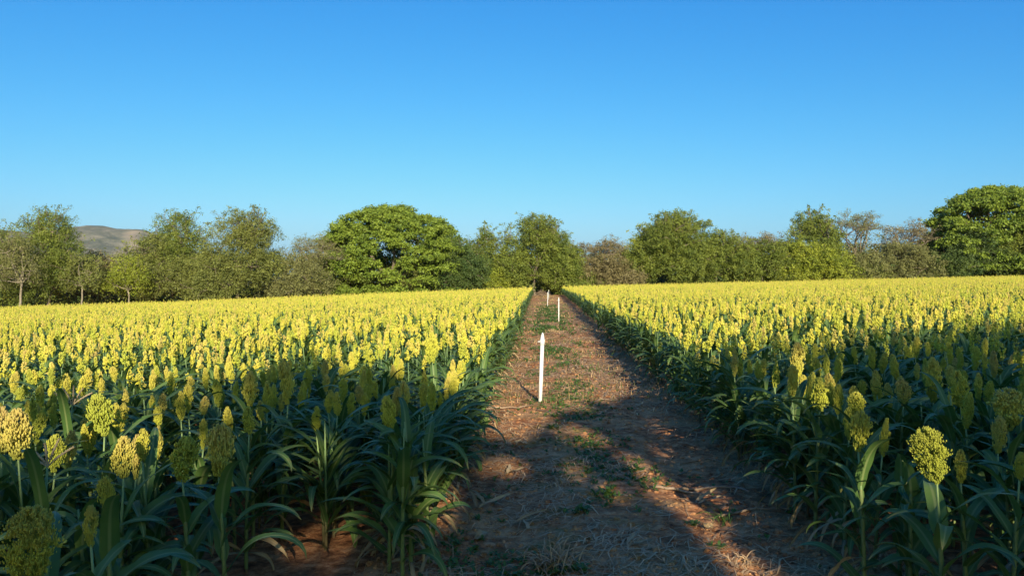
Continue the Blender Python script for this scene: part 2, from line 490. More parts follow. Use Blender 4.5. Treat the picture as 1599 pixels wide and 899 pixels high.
NV = 8
plant_variants = []
for vi in range(NV):
    r = random.Random(100 + vi)
    v = {}
    lean = (r.uniform(-.05, .05), r.uniform(-.05, .05))
    HS = .97
    def stem_at(z): return np.array([lean[0] * (z / HS) ** 2, lean[1] * (z / HS) ** 2, z])
    mb = MB()
    zs = []; rs = []
    for k in range(9):
        z = HS * .80 * k / 8
        zs += [stem_at(z), stem_at(z + .018)]; rs += [.0125 - .005 * k / 8, .0142 - .0055 * k / 8]
    zs += [stem_at(HS * .86), stem_at(HS)]; rs += [.0058, .0050]
    mb.tube(zs, rs, 7)
    v['stalk'] = mb.mesh('stalk', [M['stalk']])
    v['top'] = stem_at(HS)
    leaves = []
    nl = r.choice([9, 10, 10, 11])
    az0 = r.uniform(0, 2 * pi)
    for k in range(nl):
        mb = MB()
        z = .14 + (.80 - .14) * (k / (nl - 1)) ** .9
        az = az0 + pi * (k % 2) + r.uniform(-.9, .9)
        L = r.uniform(.40, .64) * (1 - .32 * (k == nl - 1)); W = r.uniform(.052, .086)
        up = k / (nl - 1)
        leaf(mb, stem_at(z), az, r.uniform(.65, 1.1) + .30 * up, L, W, r.uniform(1.3, 3.0) - .5 * up, 14, 2, r, 0, .22, r.uniform(1.2, 1.9), r.uniform(-.5, .5))
        # leaf sheath hugging the stalk below the blade
        mb.tube([stem_at(max(z - .11, 0)), stem_at(z - .03), stem_at(z + .004)], [.0135 - .005 * z, .0150 - .005 * z, .0128 - .005 * z], 7, 0, .9, False)
        leaves.append(mb.mesh('leaf', [M['blade']]))
    v['leaves'] = leaves
    mb = MB()
    for k in range(r.choice([2, 3, 4])):
        leaf(mb, stem_at(r.uniform(.06, .34)), r.uniform(0, 6.28), r.uniform(-.2, .5), r.uniform(.28, .5), r.uniform(.02, .04), r.uniform(1.2, 2.0), 9, 1, r, 0, .5, .8, r.uniform(-2.5, 2.5))
    v['dry'] = mb.mesh('dry_leaf', [M['dry_blade']])
    # foliage in one mesh for plants a little farther off
    mb = MB()
    for k in range(nl + 2):
        z = .12 + (.74 - .12) * (k / (nl + 1)) ** .95
        az = az0 + pi * (k % 2) + r.uniform(-.7, .7)
        leaf(mb, stem_at(z), az, r.uniform(.75, 1.38), r.uniform(.48, .74) * (.72 if k > nl else 1), r.uniform(.062, .092), r.uniform(1.1, 2.9), 9, 1, r, 0, .2, r.uniform(1.2, 1.9), r.uniform(-.5, .5))
    v['foliage'] = mb.mesh('foliage', [M['blade']])
    plant_variants.append(v)

head_meshes = []          # unit heads: 1 long, 1 wide
for hi in range(8):
    mb = MB()
    head(mb, 0, 1.0, .95, [1100, 1250][hi % 2], .031, True, 40 + hi, 0, [.42, .52, .62, .46][hi % 4], .10 + .03 * (hi % 3))
    mb.tube([(0, 0, -.05), (0, 0, .4), (0, 0, .9)], [.03, .03, .01], 5, 0, .6)
    head_meshes.append(mb.mesh('panicle', [M['grain']]))
big_head = MB()
head(big_head, 0, 1.0, .95, 5200, .0155, True, 77, 0, .62, .12)
big_head.tube([(0, 0, -.05), (0, 0, .4), (0, 0, .9)], [.03, .03, .01], 5, 0, .6)
big_head = big_head.mesh('panicle', [M['grain']])

# ------------------------------------------------------------------ sorghum: where each plant stands
plants = []               # (x, y, height scale, head length, head width, head?, tilt, hero label, lod)
def add_hero(px, py, hp, wp, Y, label, tilt=(0, 0), big=False, foliage=True):
    c = at(px, py, Y)
    L = hp / 1163 * Y * 1.06; W = wp / 1163 * Y * (.94 if big else .82)
    g = float(gz(c.x))
    zb = c.z - L / 2 - g                       # where the head begins above the soil
    plants.append(dict(x=c.x, y=c.y, s=zb / .97, L=L, W=W, tilt=tilt, label=label, hero=True, big=big))
heroes = [
 (45, 848, 128, 76, 2.1, 'huge dark green seed head in the bottom left corner of the field', (0, .02), True),
 (142, 815, 60, 25, 3.0, 'slim green sorghum head beside the huge corner head', (0, 0)),
 (167, 764, 52, 27, 3.3, 'small shaded green head above and right of the slim corner head', (0, 0)),
 (28, 672, 74, 50, 4.0, 'broad sunlit yellow head at the left edge over a forked straw tassel', (0, 0)),
 (2, 668, 70, 42, 4.25, 'sunlit yellow head cut by the left edge of the view', (0, 0)),
 (86, 702, 55, 30, 4.2, 'dull olive head standing just right of the pale forked tassel', (0, 0)),
 (163, 643, 62, 40, 4.8, 'yellow head leaning left out of the shaded rows, broad at its top', (-.10, 0)),
 (193, 708, 60, 36, 3.9, 'bright stubby yellow head catching the sun in the dark left rows', (0, 0)),
 (222, 690, 48, 24, 4.15, 'narrow half lit head close beside the bright stubby one', (0, 0)),
 (285, 712, 66, 46, 4.0, 'loose dark green head with open branches, left one of a shaded pair', (0, 0)),
 (341, 697, 76, 46, 4.1, 'loose dark green head with open branches, taller one of a shaded pair', (.03, 0)),
 (390, 603, 50, 25, 5.7, 'shaded olive head on a tall stem amid the left rows', (0, 0)),
 (389, 652, 40, 22, 5.2, 'short shaded head below a taller olive one in the left rows', (0, 0)),
 (450, 592, 66, 25, 5.9, 'long narrow olive head rising over the shaded left rows', (0, 0)),
 (607, 648, 62, 26, 5.15, 'olive yellow head at the path end of the left rows, front one of two', (0, 0)),
 (628, 620, 52, 24, 5.55, 'olive head behind the front one at the path end of the left rows', (0, 0)),
 (675, 540, 44, 22, 7.9, 'bright yellow head over the dark leafy plant by the left path edge', (0, 0)),
 (1463, 700, 84, 50, 3.8, 'large sunlit yellow head leaning over the dark leaves at lower right', (-.14, 0), True),
 (1340, 668, 56, 32, 4.5, 'green gold head on a pale bare stem left of the large sunlit one', (0, 0)),
 (1338, 626, 34, 28, 5.1, 'short dull head peeping over the green gold one on the right', (0, 0)),
 (1280, 612, 48, 28, 5.6, 'small sunlit yellow head alone among shaded leaves right of the path', (0, 0)),
 (1296, 596, 32, 15, 6.0, 'very thin olive head touching the small sunlit one', (0, 0)),
 (1237, 592, 46, 20, 6.1, 'brownish olive head on the path side of the right rows', (0, 0)),
 (1247, 556, 44, 24, 7.0, 'tan tipped head above the brownish olive one by the path', (0, 0)),
 (1500, 604, 52, 30, 5.8, 'rosy tipped green head with side lobe in the right rows', (0, 0)),
 (1457, 590, 62, 27, 6.1, 'tall pale olive head in the shaded right rows', (0, 0)),
 (1574, 634, 58, 50, 5.0, 'broad shaded head near the right edge of the view', (0, 0)),
 (1500, 722, 46, 20, 4.05, 'small green head tucked behind the large sunlit one', (0, 0)),
 (1592, 722, 40, 20, 3.9, 'small green head at the right edge, below the broad one', (0, 0)),
 (1411, 608, 38, 22, 5.9, 'small plain olive head left of the tall pale one', (0, 0)),
]
for h in heroes: add_hero(*h)

# front plants without a head, leafy, at the ends of the rows
for (x, y, s, lb) in [(-.93, 4.95, 1.08, 'tall leafy headless plant in front of the left rows beside the path'),
                      (-1.05, 5.10, 1.0, 'leafy plant crowding the tall headless one at the path corner'),
                      (-.80, 5.25, .94, 'leafy plant leaning out over the soil at the path corner'),
                      ]:
    plants.append(dict(x=x, y=y, s=s, L=0, W=0, tilt=(0, 0), label=lb, hero=True, big=False))
hx = np.array([[p['x'], p['y']] for p in plants])

def far_edge(x):
    return np.interp(x, [-90, -60, -2, 2, 80, 140], [66, 78, 100.5, 103, 116, 128])
rows = [XL - .70 * k for k in range(0, 135)] + [XR + .70 * k for k in range(0, 150)]
cand = []
g2 = np.random.default_rng(21)
for k, xr in enumerate(rows):
    yy = np.arange(.6, 130, .165)
    yy = yy + g2.normal(size=len(yy)) * .035
    xx = xr + g2.normal(size=len(yy)) * np.where(yy > 9, .11, .06) + .02 * np.sin(yy * .4 + k) + (.009 * yy if xr > 0 else -.004 * yy)
    ok = (yy < far_edge(xx) - .3) & (xx > -.86 * yy - 4.5) & (xx < .80 * yy + 4.5)
    cand.append(np.column_stack([xx[ok], yy[ok]]))
cand = np.concatenate(cand)
# where the photo shows bare soil or a row's end
X_, Y_ = cand[:, 0], cand[:, 1]
drop = (X_ > -1.3) & (X_ < 0) & (Y_ < 4.9)
drop |= (X_ > -2.0) & (X_ < -1.3) & (Y_ < 5.4)
drop |= (X_ > -2.7) & (X_ < -2.0) & (Y_ < 3.4)
drop |= (X_ < -2.7) & (Y_ < 2.6)
drop |= (X_ > 0) & (X_ < 2.6) & (Y_ < 4.3)
drop |= (Y_ < 1.5)
drop |= g2.random(len(cand)) < .08
d2 = ((cand[:, None, :] - hx[None]) ** 2).sum(-1).min(1)
drop |= d2 < .13 ** 2
cand = cand[~drop]
print('candidates', len(cand))

def visible(x, y, z):
    M_ = cam.rotation_euler.to_matrix().transposed()
    v = M_ @ (Vector((x, y, z)) - EYE)
    if v.z > -.3: return False
    u = 799.5 - 1163 * v.x / v.z; w = 449.5 + 1163 * v.y / v.z
    return -40 < u < 1640 and w < 960
order = np.argsort(cand[:, 1])
near_idx = []
want = 300 - len(plants) - 2
for i in order:
    if len(near_idx) >= want: break
    x, y = cand[i]
    if visible(x, y, 1.1): near_idx.append(i)
near_set = set(int(i) for i in near_idx)
far_idx = np.array([i for i in range(len(cand)) if i not in near_set])
last_y = max(cand[i][1] for i in near_idx)
print('single plants reach', last_y)

rr = random.Random(5)
for i in near_idx:
    x, y = cand[i]
    headed = rr.random() < (.78 if y < 5.5 else .90)
    if y < 3.8: headed = rr.random() < .12
    if y < 4.6 and headed and rr.random() < .5: headed = False
    plants.append(dict(x=float(x), y=float(y), s=rr.gauss(.96 if headed else 1.06, .055) * (.88 if y < 5 and x > -1.3 else 1) * (.80 if y < 3.6 else .88 if (y < 4.8 and not headed) else 1), L=rr.uniform(.15, .27) if headed else 0,
                       W=rr.uniform(.050, .078), tilt=(rr.gauss(0, .03), rr.gauss(0, .03)), label=None, hero=False, big=False))

def zone(p):
    side = 'left' if p['x'] < 0 else 'right'
    # which of the near plants this is, told by side, rows and whether it bears a head
    edge = (p['x'] > -1.3 and p['x'] < 0) or (0 < p['x'] < 2.6)
    if p['L'] == 0:
        if edge: return 'leafy headless sorghum plant in the row lining the path on its %s' % side, 'headless plants in the row along the %s path edge' % side
        return 'leafy headless sorghum plant in the shaded rows %s of the path' % side, 'headless plants in the near %s rows' % side
    if edge: return 'sorghum plant with a seed head in the row lining the path on its %s' % side, 'headed plants in the row along the %s path edge' % side
    return 'sorghum plant with an upright seed head in the near rows %s of the path' % side, 'headed plants in the near %s rows' % side

for n, p in enumerate(plants):
    v = plant_variants[(n * 5 + 3) % NV]
    root = link('sorghum_plant', None, None, (p['x'], p['y'], float(gz(p['x'])) - .01), (p['tilt'][1], p['tilt'][0] * .3, rr.uniform(-.5, .5) + (0 if n % 2 else pi)))
    root.empty_display_size = .1
    if p['L']:
        # the head, not the foot of the stalk, stands where it was read from the photo
        hp_ = root.rotation_euler.to_matrix() @ Vector((v['top'][0], v['top'][1], .97 * p['s']))
        root.location.x -= hp_.x; root.location.y -= hp_.y
    s = p['s']; ws = min(1.08, .55 + .5 * s)
    if p['label']: tag(root, p['label'], 'sorghum plant', 'sorghum plants of the near rows')
    else:
        lb, gr = zone(p); tag(root, lb, 'sorghum plant', gr)
    link('stalk', v['stalk'], root, scale=(1, 1, s))
    sc = (ws, ws, s)
    if p['y'] < 5.6 or p['hero']:
        skip = 1 if p['hero'] and p['L'] and p['y'] > 3 else 0
        for lm in (v['leaves'][:-1] if skip else v['leaves']): link('leaf', lm, root, scale=sc)
        link('dry_leaf', v['dry'], root, scale=sc)
    else:
        link('foliage', v['foliage'], root, scale=sc)
        if p['x'] < 0 and p['x'] > -1.3 or 0 < p['x'] < 2.6: link('dry_leaf', v['dry'], root, scale=sc)
    if p['L']:
        hm = big_head if p['big'] else head_meshes[n % 8]
        # the head carries the lean seen in the photo
        rz = -root.rotation_euler.z
        tx = p['tilt'][0] * 2.2 + rr.gauss(0, .05)
        link('seed_head', hm, root, (v['top'][0], v['top'][1], .97 * s - .01), (rr.gauss(0, .04), tx * (1 if abs(root.rotation_euler.z) < 2 else -1), rr.uniform(0, 6) * 0), (p['W'], p['W'], p['L']))

# two plants whose heads are bare forked tassels
def tassel(px, py, Y, rays, label):
    c = at(px, py, Y); g = float(gz(c.x))
    root = link('sorghum_plant', None, None, (c.x, c.y, g))
    tag(root, label, 'sorghum plant', 'plants with forked straw tassels')
    v = plant_variants[3]
    zt = c.z - g - .07
    link('stalk', v['stalk'], root, scale=(1, 1, zt / .97))
    for lm in v['leaves'][:-1]: link('leaf', lm, root, scale=(.9, .9, zt / .97))
    r = random.Random(int(px))
    for (dx, up) in rays:
        mb = MB()
        pts = []; rad = []
        for k in range(16):
            t = k / 15
            pts.append((v['top'][0] + dx * t * (.8 + .2 * t), v['top'][1] + r.uniform(-.003, .003) + .1 * dx * t, zt - .01 + up * t - .015 * t * t))
            rad.append(.0040 + .0034 * (k % 2) * (1 if k > 3 else 0))
        mb.tube(pts, rad, 5, 0, .5)
        link('tassel_branch', mb.mesh('tassel_branch', [M['dry_blade']]), root)
tassel(60, 702, 3.5, [(-.10, .06), (-.055, .085), (-.012, .13), (.055, .15), (.125, .11)], 'plant with a bare tassel of splayed straw fingers below the broad sunlit head')
tassel(103, 614, 4.9, [(-.12, .10), (-.06, .13), (.01, .15), (.07, .13), (.13, .10)], 'farther plant topped by a ragged forked tassel in the left rows')

# everything beyond: one mass, copies set out by geometry nodes
lib = bpy.data.collections.new('field plant shapes')
NM, NF = 10, 9
for k in range(NM):
    r = random.Random(300 + k); mb = MB()
    lean = (r.uniform(-.04, .04), r.uniform(-.04, .04))
    HS = .96
    st = lambda z: np.array([lean[0] * (z / HS) ** 2, lean[1] * (z / HS) ** 2, z])
    mb.tube([st(0), st(.4), st(.8), st(HS)], [.013, .010, .007, .005], 5, 0)
    az0 = r.uniform(0, 6.28)
    for q in range(9):
        z = .10 + .62 * (q / 8) ** .9
        leaf(mb, st(z), az0 + pi * (q % 2) + r.uniform(-.6, .6), r.uniform(.7, 1.2), r.uniform(.45, .7), r.uniform(.06, .088), r.uniform(1.4, 2.7), 6, 1, r, 1, .2, r.uniform(1.2, 1.9), r.uniform(-.4, .4))
    for q in range(2):
        leaf(mb, st(r.uniform(.05, .3)), r.uniform(0, 6.28), .2, .4, .035, 1.7, 4, 1, r, 3, .4, .8, 1)
    head(mb, HS, r.uniform(.20, .30), r.uniform(.055, .088), 190, .0074, k % 2 == 0, 500 + k, 2, r.uniform(.38, .6), .14, origin=(lean[0], lean[1]))
    lib.objects.link(bpy.data.objects.new('m%02d' % k, mb.mesh('field_plant', [M['stalk'], M['blade'], M['grain'], M['dry_blade']])))
for k in range(NF):
    r = random.Random(400 + k); mb = MB()
    mb.tube([(0, 0, .3), (0, 0, .96)], [.010, .006], 3, 0)
    az0 = r.uniform(0, 6.28)
    for q in range(6):
        leaf(mb, (0, 0, .2 + .50 * q / 5), az0 + pi * (q % 2) + r.uniform(-.6, .6), r.uniform(.7, 1.2), r.uniform(.45, .7), .075, r.uniform(1.5, 2.4), 4, 1, r, 1, .1, 1.5, 0)
    head(mb, .96, r.uniform(.20, .31), r.uniform(.060, .092), 84, .0100, False, 600 + k, 2, r.uniform(.38, .6), .14)
    lib.objects.link(bpy.data.objects.new('n%02d' % k, mb.mesh('field_plant', [M['stalk'], M['blade'], M['grain'], M['dry_blade']])))

P = cand[far_idx]
g3 = np.random.default_rng(9)
thin = (P[:, 1] > 45) & (g3.random(len(P)) < .25)
P = P[~thin]
n = len(P)
print('field mass', n)
hgt = .985 + .075 * g3.normal(size=n) + .22 * (fbm(P[:, 0] * .22, P[:, 1] * .22, 3) - .44)
short = g3.random(n) < .12
hgt = np.where(short, hgt * .84, hgt)
z = gz(P[:, 0]) - .01
me = bpy.data.meshes.new('sorghum_field')
me.from_pydata(np.column_stack([P, z]).tolist(), [], [])
a1 = me.attributes.new('rot', 'FLOAT_VECTOR', 'POINT')
a1.data.foreach_set('vector', np.column_stack([g3.normal(size=n) * .045, g3.normal(size=n) * .045, g3.random(n) * 6.28]).astype(np.float32).ravel())
a2 = me.attributes.new('scl', 'FLOAT_VECTOR', 'POINT')
wd = .92 + .1 * g3.random(n)
a2.data.foreach_set('vector', np.column_stack([wd, wd, hgt]).astype(np.float32).ravel())
a3 = me.attributes.new('vid', 'INT', 'POINT')
vid = np.where(P[:, 1] < 26, g3.integers(0, NM, n), NM + g3.integers(0, NF, n))
a3.data.foreach_set('value', vid.astype(np.int32))
field = link('sorghum_field', me)
tag(field, 'mass of yellow headed sorghum filling the sunlit field on both sides', None, None, 'stuff')
for mt in ('stalk', 'blade', 'grain', 'dry_blade'): me.materials.append(M[mt])

def scatter(obj, coll):
    ng = bpy.data.node_groups.new('set_out', 'GeometryNodeTree')
    ng.interface.new_socket('Geometry', in_out='INPUT', socket_type='NodeSocketGeometry')
    ng.interface.new_socket('Geometry', in_out='OUTPUT', socket_type='NodeSocketGeometry')
    nd, lk = ng.nodes, ng.links
    gi = nd.new('NodeGroupInput'); go = nd.new('NodeGroupOutput')
    ip = nd.new('GeometryNodeInstanceOnPoints'); ci = nd.new('GeometryNodeCollectionInfo')
    ci.inputs['Collection'].default_value = coll
    ci.inputs['Separate Children'].default_value = True
    ci.inputs['Reset Children'].default_value = True
    ip.inputs['Pick Instance'].default_value = True
    lk.new(gi.outputs[0], ip.inputs['Points']); lk.new(ci.outputs[0], ip.inputs['Instance'])
    for nm, dt, so in (('rot', 'FLOAT_VECTOR', 'Rotation'), ('scl', 'FLOAT_VECTOR', 'Scale'), ('vid', 'INT', 'Instance Index')):
        na = nd.new('GeometryNodeInputNamedAttribute'); na.data_type = dt; na.inputs['Name'].default_value = nm
        lk.new(na.outputs['Attribute'], ip.inputs[so])
    lk.new(ip.outputs[0], go.inputs[0])
    md = obj.modifiers.new('set_out', 'NODES'); md.node_group = ng
scatter(field, lib)

# ------------------------------------------------------------------ trees
def clumps(mb, C, Rr, nper, size, gen, m=0, flat=.75, asp=.45):
    """rosettes of leaf blades round each clump centre"""
    k = len(C)
    tot = k * nper
    d = gen.normal(size=(tot, 3)); d[:, 2] = d[:, 2] * flat + .25
    d /= np.linalg.norm(d, axis=1, keepdims=True)
    cc = np.repeat(C, nper, 0); rr_ = np.repeat(Rr, nper)
    base = cc + d * (rr_ * gen.random(tot) ** .6)[:, None]
    # blades face outward and up from their clump, as leaves turned to the light do
    nm_ = d * 1.0 + np.array([0, 0, .35]) + .50 * gen.normal(size=(tot, 3)); nm_ /= np.linalg.norm(nm_, axis=1, keepdims=True)
    ax = gen.normal(size=(tot, 3)); ax[:, 2] -= .3; ax -= (ax * nm_).sum(1, keepdims=True) * nm_
    ax /= np.linalg.norm(ax, axis=1, keepdims=True)
    si = np.cross(ax, nm_)
    L = size * (.6 + .8 * gen.random(tot))
    p0 = base; p1 = base + ax * (L * .5)[:, None] + si * (L * asp * .5)[:, None]
    p2 = base + ax * L[:, None]; p3 = base + ax * (L * .5)[:, None] - si * (L * asp * .5)[:, None]
    V = np.stack([p0, p1, p2, p3], 1).reshape(-1, 3)
    F = np.arange(tot * 4).reshape(-1, 4)
    mb.add(V, F, m)
    cv = np.repeat(gen.random(k), nper) * .6 + gen.random(tot) * .4
    mb.at[-1][:, 2] = np.repeat(cv, 4)

def limb(mb, a, b, r0, r1, gen, k=6, sag=.12, n=6):
    a = np.array(a, float); b = np.array(b, float)
    L = np.linalg.norm(b - a); off = gen.normal(size=3) * L * sag; off[2] = abs(off[2]) * .5
    pts = []; rad = []
    for i in range(n):
        t = i / (n - 1)
        pts.append(a + (b - a) * t + off * sin(pi * t) + gen.normal(size=3) * L * .012); rad.append(r0 + (r1 - r0) * t)
    mb.tube(pts, rad, k)
    return pts

def tree(px, ptop, wpx, Y, kind, crown, label, seed, pbase=None, bark='bark', low=.15, dens=1.0, name=None, cat='tree', group='trees behind the field', squash=None):
    """one tree from its place, top and width in the photo; kind shapes the crown"""
    gen = np.random.default_rng(seed)
    top = at(px, ptop, Y)
    g = float(gz(top.x)) - .1
    h = top.z - g
    W = wpx * (1.30 if kind != 'dome' else 1.10) / 1163 * Y                       # half width in metres
    name = name or 'broadleaf_tree'
    root = link(name, None, None, (top.x, Y, g), (0, 0, 0))
    tag(root, label, cat, group)
    tb = MB(); cb = MB()
    zlow = h * low
    ch = h - zlow                            # crown height
    A_ = lambda q: np.array(q, float)
    leafs = .30 * max(.75, Y / 100)
    if kind == 'dome':
        n = int(1600 * dens * W / 9)
        th = gen.random(n) * 2 * pi; u = gen.random(n) ** .62
        ph = u * pi / 2 * 1.08
        sh = 1 - .05 * gen.random(n) - .28 * (gen.random(n) < .25) * gen.random(n)
        C = np.column_stack([np.cos(th) * np.sin(ph) * W, np.sin(th) * np.sin(ph) * W * .9, zlow + ch * .22 + ch * .78 * np.cos(ph) ** .9 * 1.0])
        C[:, 2] = zlow + .10 * ch + np.abs(np.cos(ph)) ** .74 * ch * .88 * np.where(ph < pi / 2, 1, -.1)
        C[:, :2] *= sh[:, None]; C[:, 2] = zlow + (C[:, 2] - zlow) * sh
        wob = 1 + .10 * np.sin(3 * th + seed) + .07 * np.sin(7 * th)
        C[:, :2] *= wob[:, None]
        if seed % 2: # gap low in the front showing limbs
            gap = (np.abs(C[:, 0] - .06 * W) < .13 * W) & (C[:, 1] < 0) & (C[:, 2] > h * .36) & (C[:, 2] < h * .56)
            C = C[~gap]
        pads = C[gen.permutation(len(C))[:int(560 * W / 9)]]
        off = gen.normal(size=(len(pads) * 9, 3)) * A_((.50, .50, .17))
        C2 = np.repeat(pads, 9, 0) + off
        C2[:, 2] -= .16 * (off[:, 0] ** 2 + off[:, 1] ** 2)
        clumps(cb, C2, .42 + .25 * gen.random(len(C2)), 24, leafs * .92, gen, 0, .35, .55)
        inner = C[gen.permutation(len(C))[:int(240 * W / 9)]] * A_((.80, .80, .82))
        inner = inner[~((np.abs(inner[:, 0] - .06 * W) < .15 * W) & (inner[:, 2] < h * .58))]
        clumps(cb, inner, .9 + .4 * gen.random(len(inner)), 20, leafs, gen, 0, .4, .5)
        fork = A_((0, 0, h * .22))
        limb(tb, (0, 0, 0), fork, h * .045, h * .035, gen, 8, .03)
        for i in range(11):
            tgt = C[gen.integers(0, len(C))] * A_((.92, .92, .93))
            mid = fork + (tgt - fork) * .5 + A_((0, 0, h * .03))
            limb(tb, fork, mid, h * .020, h * .012, gen, 6); limb(tb, mid, tgt, h * .012, h * .003, gen, 5)
            for j in range(3):
                t2 = C[gen.integers(0, len(C))]
                if np.linalg.norm(t2 - mid) < W * .8: limb(tb, mid, t2 * .95, h * .008, h * .002, gen, 4)
    elif kind in ('feather', 'round', 'bush'):
        # several overlapping lobes, each a bundle of clumps, tufts standing out at the top
        lobes = []
        nlobe = {'feather': 11, 'round': 10, 'bush': 8}[kind]
        for i in range(nlobe):
            t = i / (nlobe - 1)
            zc = zlow + ch * (.18 + .62 * t)
            wr = W * (1 - .42 * max(0, t - .35) ** 1.3 / .57) if kind != 'bush' else W * (1 - .5 * t * t)
            a_ = gen.random() * 6.28 if i < nlobe - 1 else 0
            rad = min(W, ch) * gen.uniform(.36, .52)
            off = max(0, wr - rad * .75) * gen.uniform(.7, 1.1) * (0 if i == nlobe - 1 else 1)
            zc = min(zc, h - rad * .80)
            lobes.append((A_((cos(a_ * 1.0 + i * 2.4) * off, sin(a_ + i * 2.4) * off * .7, zc)), rad))
        lobes.append((A_((-.45 * W, -.2 * W, zlow + ch * .3)), W * .45)); lobes.append((A_((.45 * W, -.2 * W, zlow + ch * .32)), W * .45))
        Cs = []
        for (c, rad) in lobes:
            m_ = int(52 * dens * max(.6, rad / 2.2) ** 2)
            d = gen.normal(size=(m_, 3)); d /= np.linalg.norm(d, axis=1, keepdims=True)
            q = c + d * rad * (.50 + .62 * gen.random((m_, 1)) ** 1.2) * A_((1, .9, .85))
            Cs.append(q)
        C = np.concatenate(Cs); C = C[(C[:, 2] > zlow * .8) & (C[:, 2] < h * 1.0)]
        over = np.abs(C[:, 0]) > W; C[over, 0] *= .8
        Rc = .38 + .50 * gen.random(len(C))
        clumps(cb, C, Rc, 44, leafs * .74, gen, 0, .7, .42)
        if kind in ('feather', 'round'):
            # sprays of leaflets on twigs above the outline
            tw = int((64 if kind == 'feather' else 30) * dens); pts = []
            for i in range(tw):
                c, rad = lobes[gen.integers(nlobe // 2, nlobe)]
                a_ = gen.random() * 6.28; el = gen.uniform(.5, 1.5)
                d = A_((cos(a_) * cos(el), sin(a_) * cos(el) * .7, sin(el)))
                q = c + d * rad * gen.uniform(1.0, 1.45)
                if q[2] > h * 1.03: continue
                limb(tb, c + d * rad * .6, q, .03, .012, gen, 3, .08, 3); pts.append(q)
            if pts: clumps(cb, np.array(pts), np.full(len(pts), .30), 11, leafs * .95, gen, 0, .6, .38)
        fork = A_((gen.normal() * .2, 0, max(h * .25, zlow * 1.2)))
        limb(tb, (0, 0, 0), fork, h * .015, h * .011, gen, 7, .05)
        for (c, rad) in lobes:
            limb(tb, fork, c, h * .007, h * .0035, gen, 5)
            for j in range(4):
                d = gen.normal(size=3); d /= np.linalg.norm(d); limb(tb, c, c + d * rad * .85, h * .005, h * .0015, gen, 4, .1, 4)
    elif kind == 'bare':
        # a mesh of fine twigs with thin dry foliage
        fork = A_((gen.normal() * .3, 0, h * .34)); limb(tb, (0, 0, 0), fork, h * .018, h * .013, gen, 6, .05)
        ends = []
        for i in range(9):
            a_ = i * 2.4 + gen.random(); el = gen.uniform(.55, 1.35)
            L = h * .38
            b = fork + A_((cos(a_) * cos(el) * W * .75, sin(a_) * cos(el) * W * .6, sin(el) * L * .85))
            limb(tb, fork, b, h * .009, h * .005, gen, 5, .12)
            for j in range(6):
                d = gen.normal(size=3); d[2] = abs(d[2]) * .9 + .1; d /= np.linalg.norm(d)
                c = b + d * A_((W * .42, W * .4, h * .20)) * gen.uniform(.6, 1.1)
                if c[2] > h: c[2] = h - gen.random() * .6
                limb(tb, b, c, h * .004, h * .002, gen, 4, .12, 4)
                for q in range(6):
                    d = gen.normal(size=3); d[2] = abs(d[2]) * .7; d /= np.linalg.norm(d)
                    e = c + d * gen.uniform(.5, 1.3)
                    if e[2] > h * 1.01: e[2] = h
                    limb(tb, c, e, .022, .010, gen, 3, .1, 3); ends.append(e)
        ends = np.array(ends)
        clumps(cb, ends, np.full(len(ends), .5), int(15 * dens), leafs * .62, gen, 0, .6, .4)
        # thicker growth below
        m_ = int(170 * dens)
        C = np.column_stack([gen.normal(size=m_) * W * .42, gen.normal(size=m_) * W * .3, zlow + gen.random(m_) * h * .45])
        clumps(cb, C, .5 + .4 * gen.random(m_), 20, leafs * .8, gen, 0, .7, .4)
    link('trunk', tb.mesh('trunk', [M[bark]]), root)
    link('crown', cb.mesh('crown', [CR[crown]], False), root)
    return root

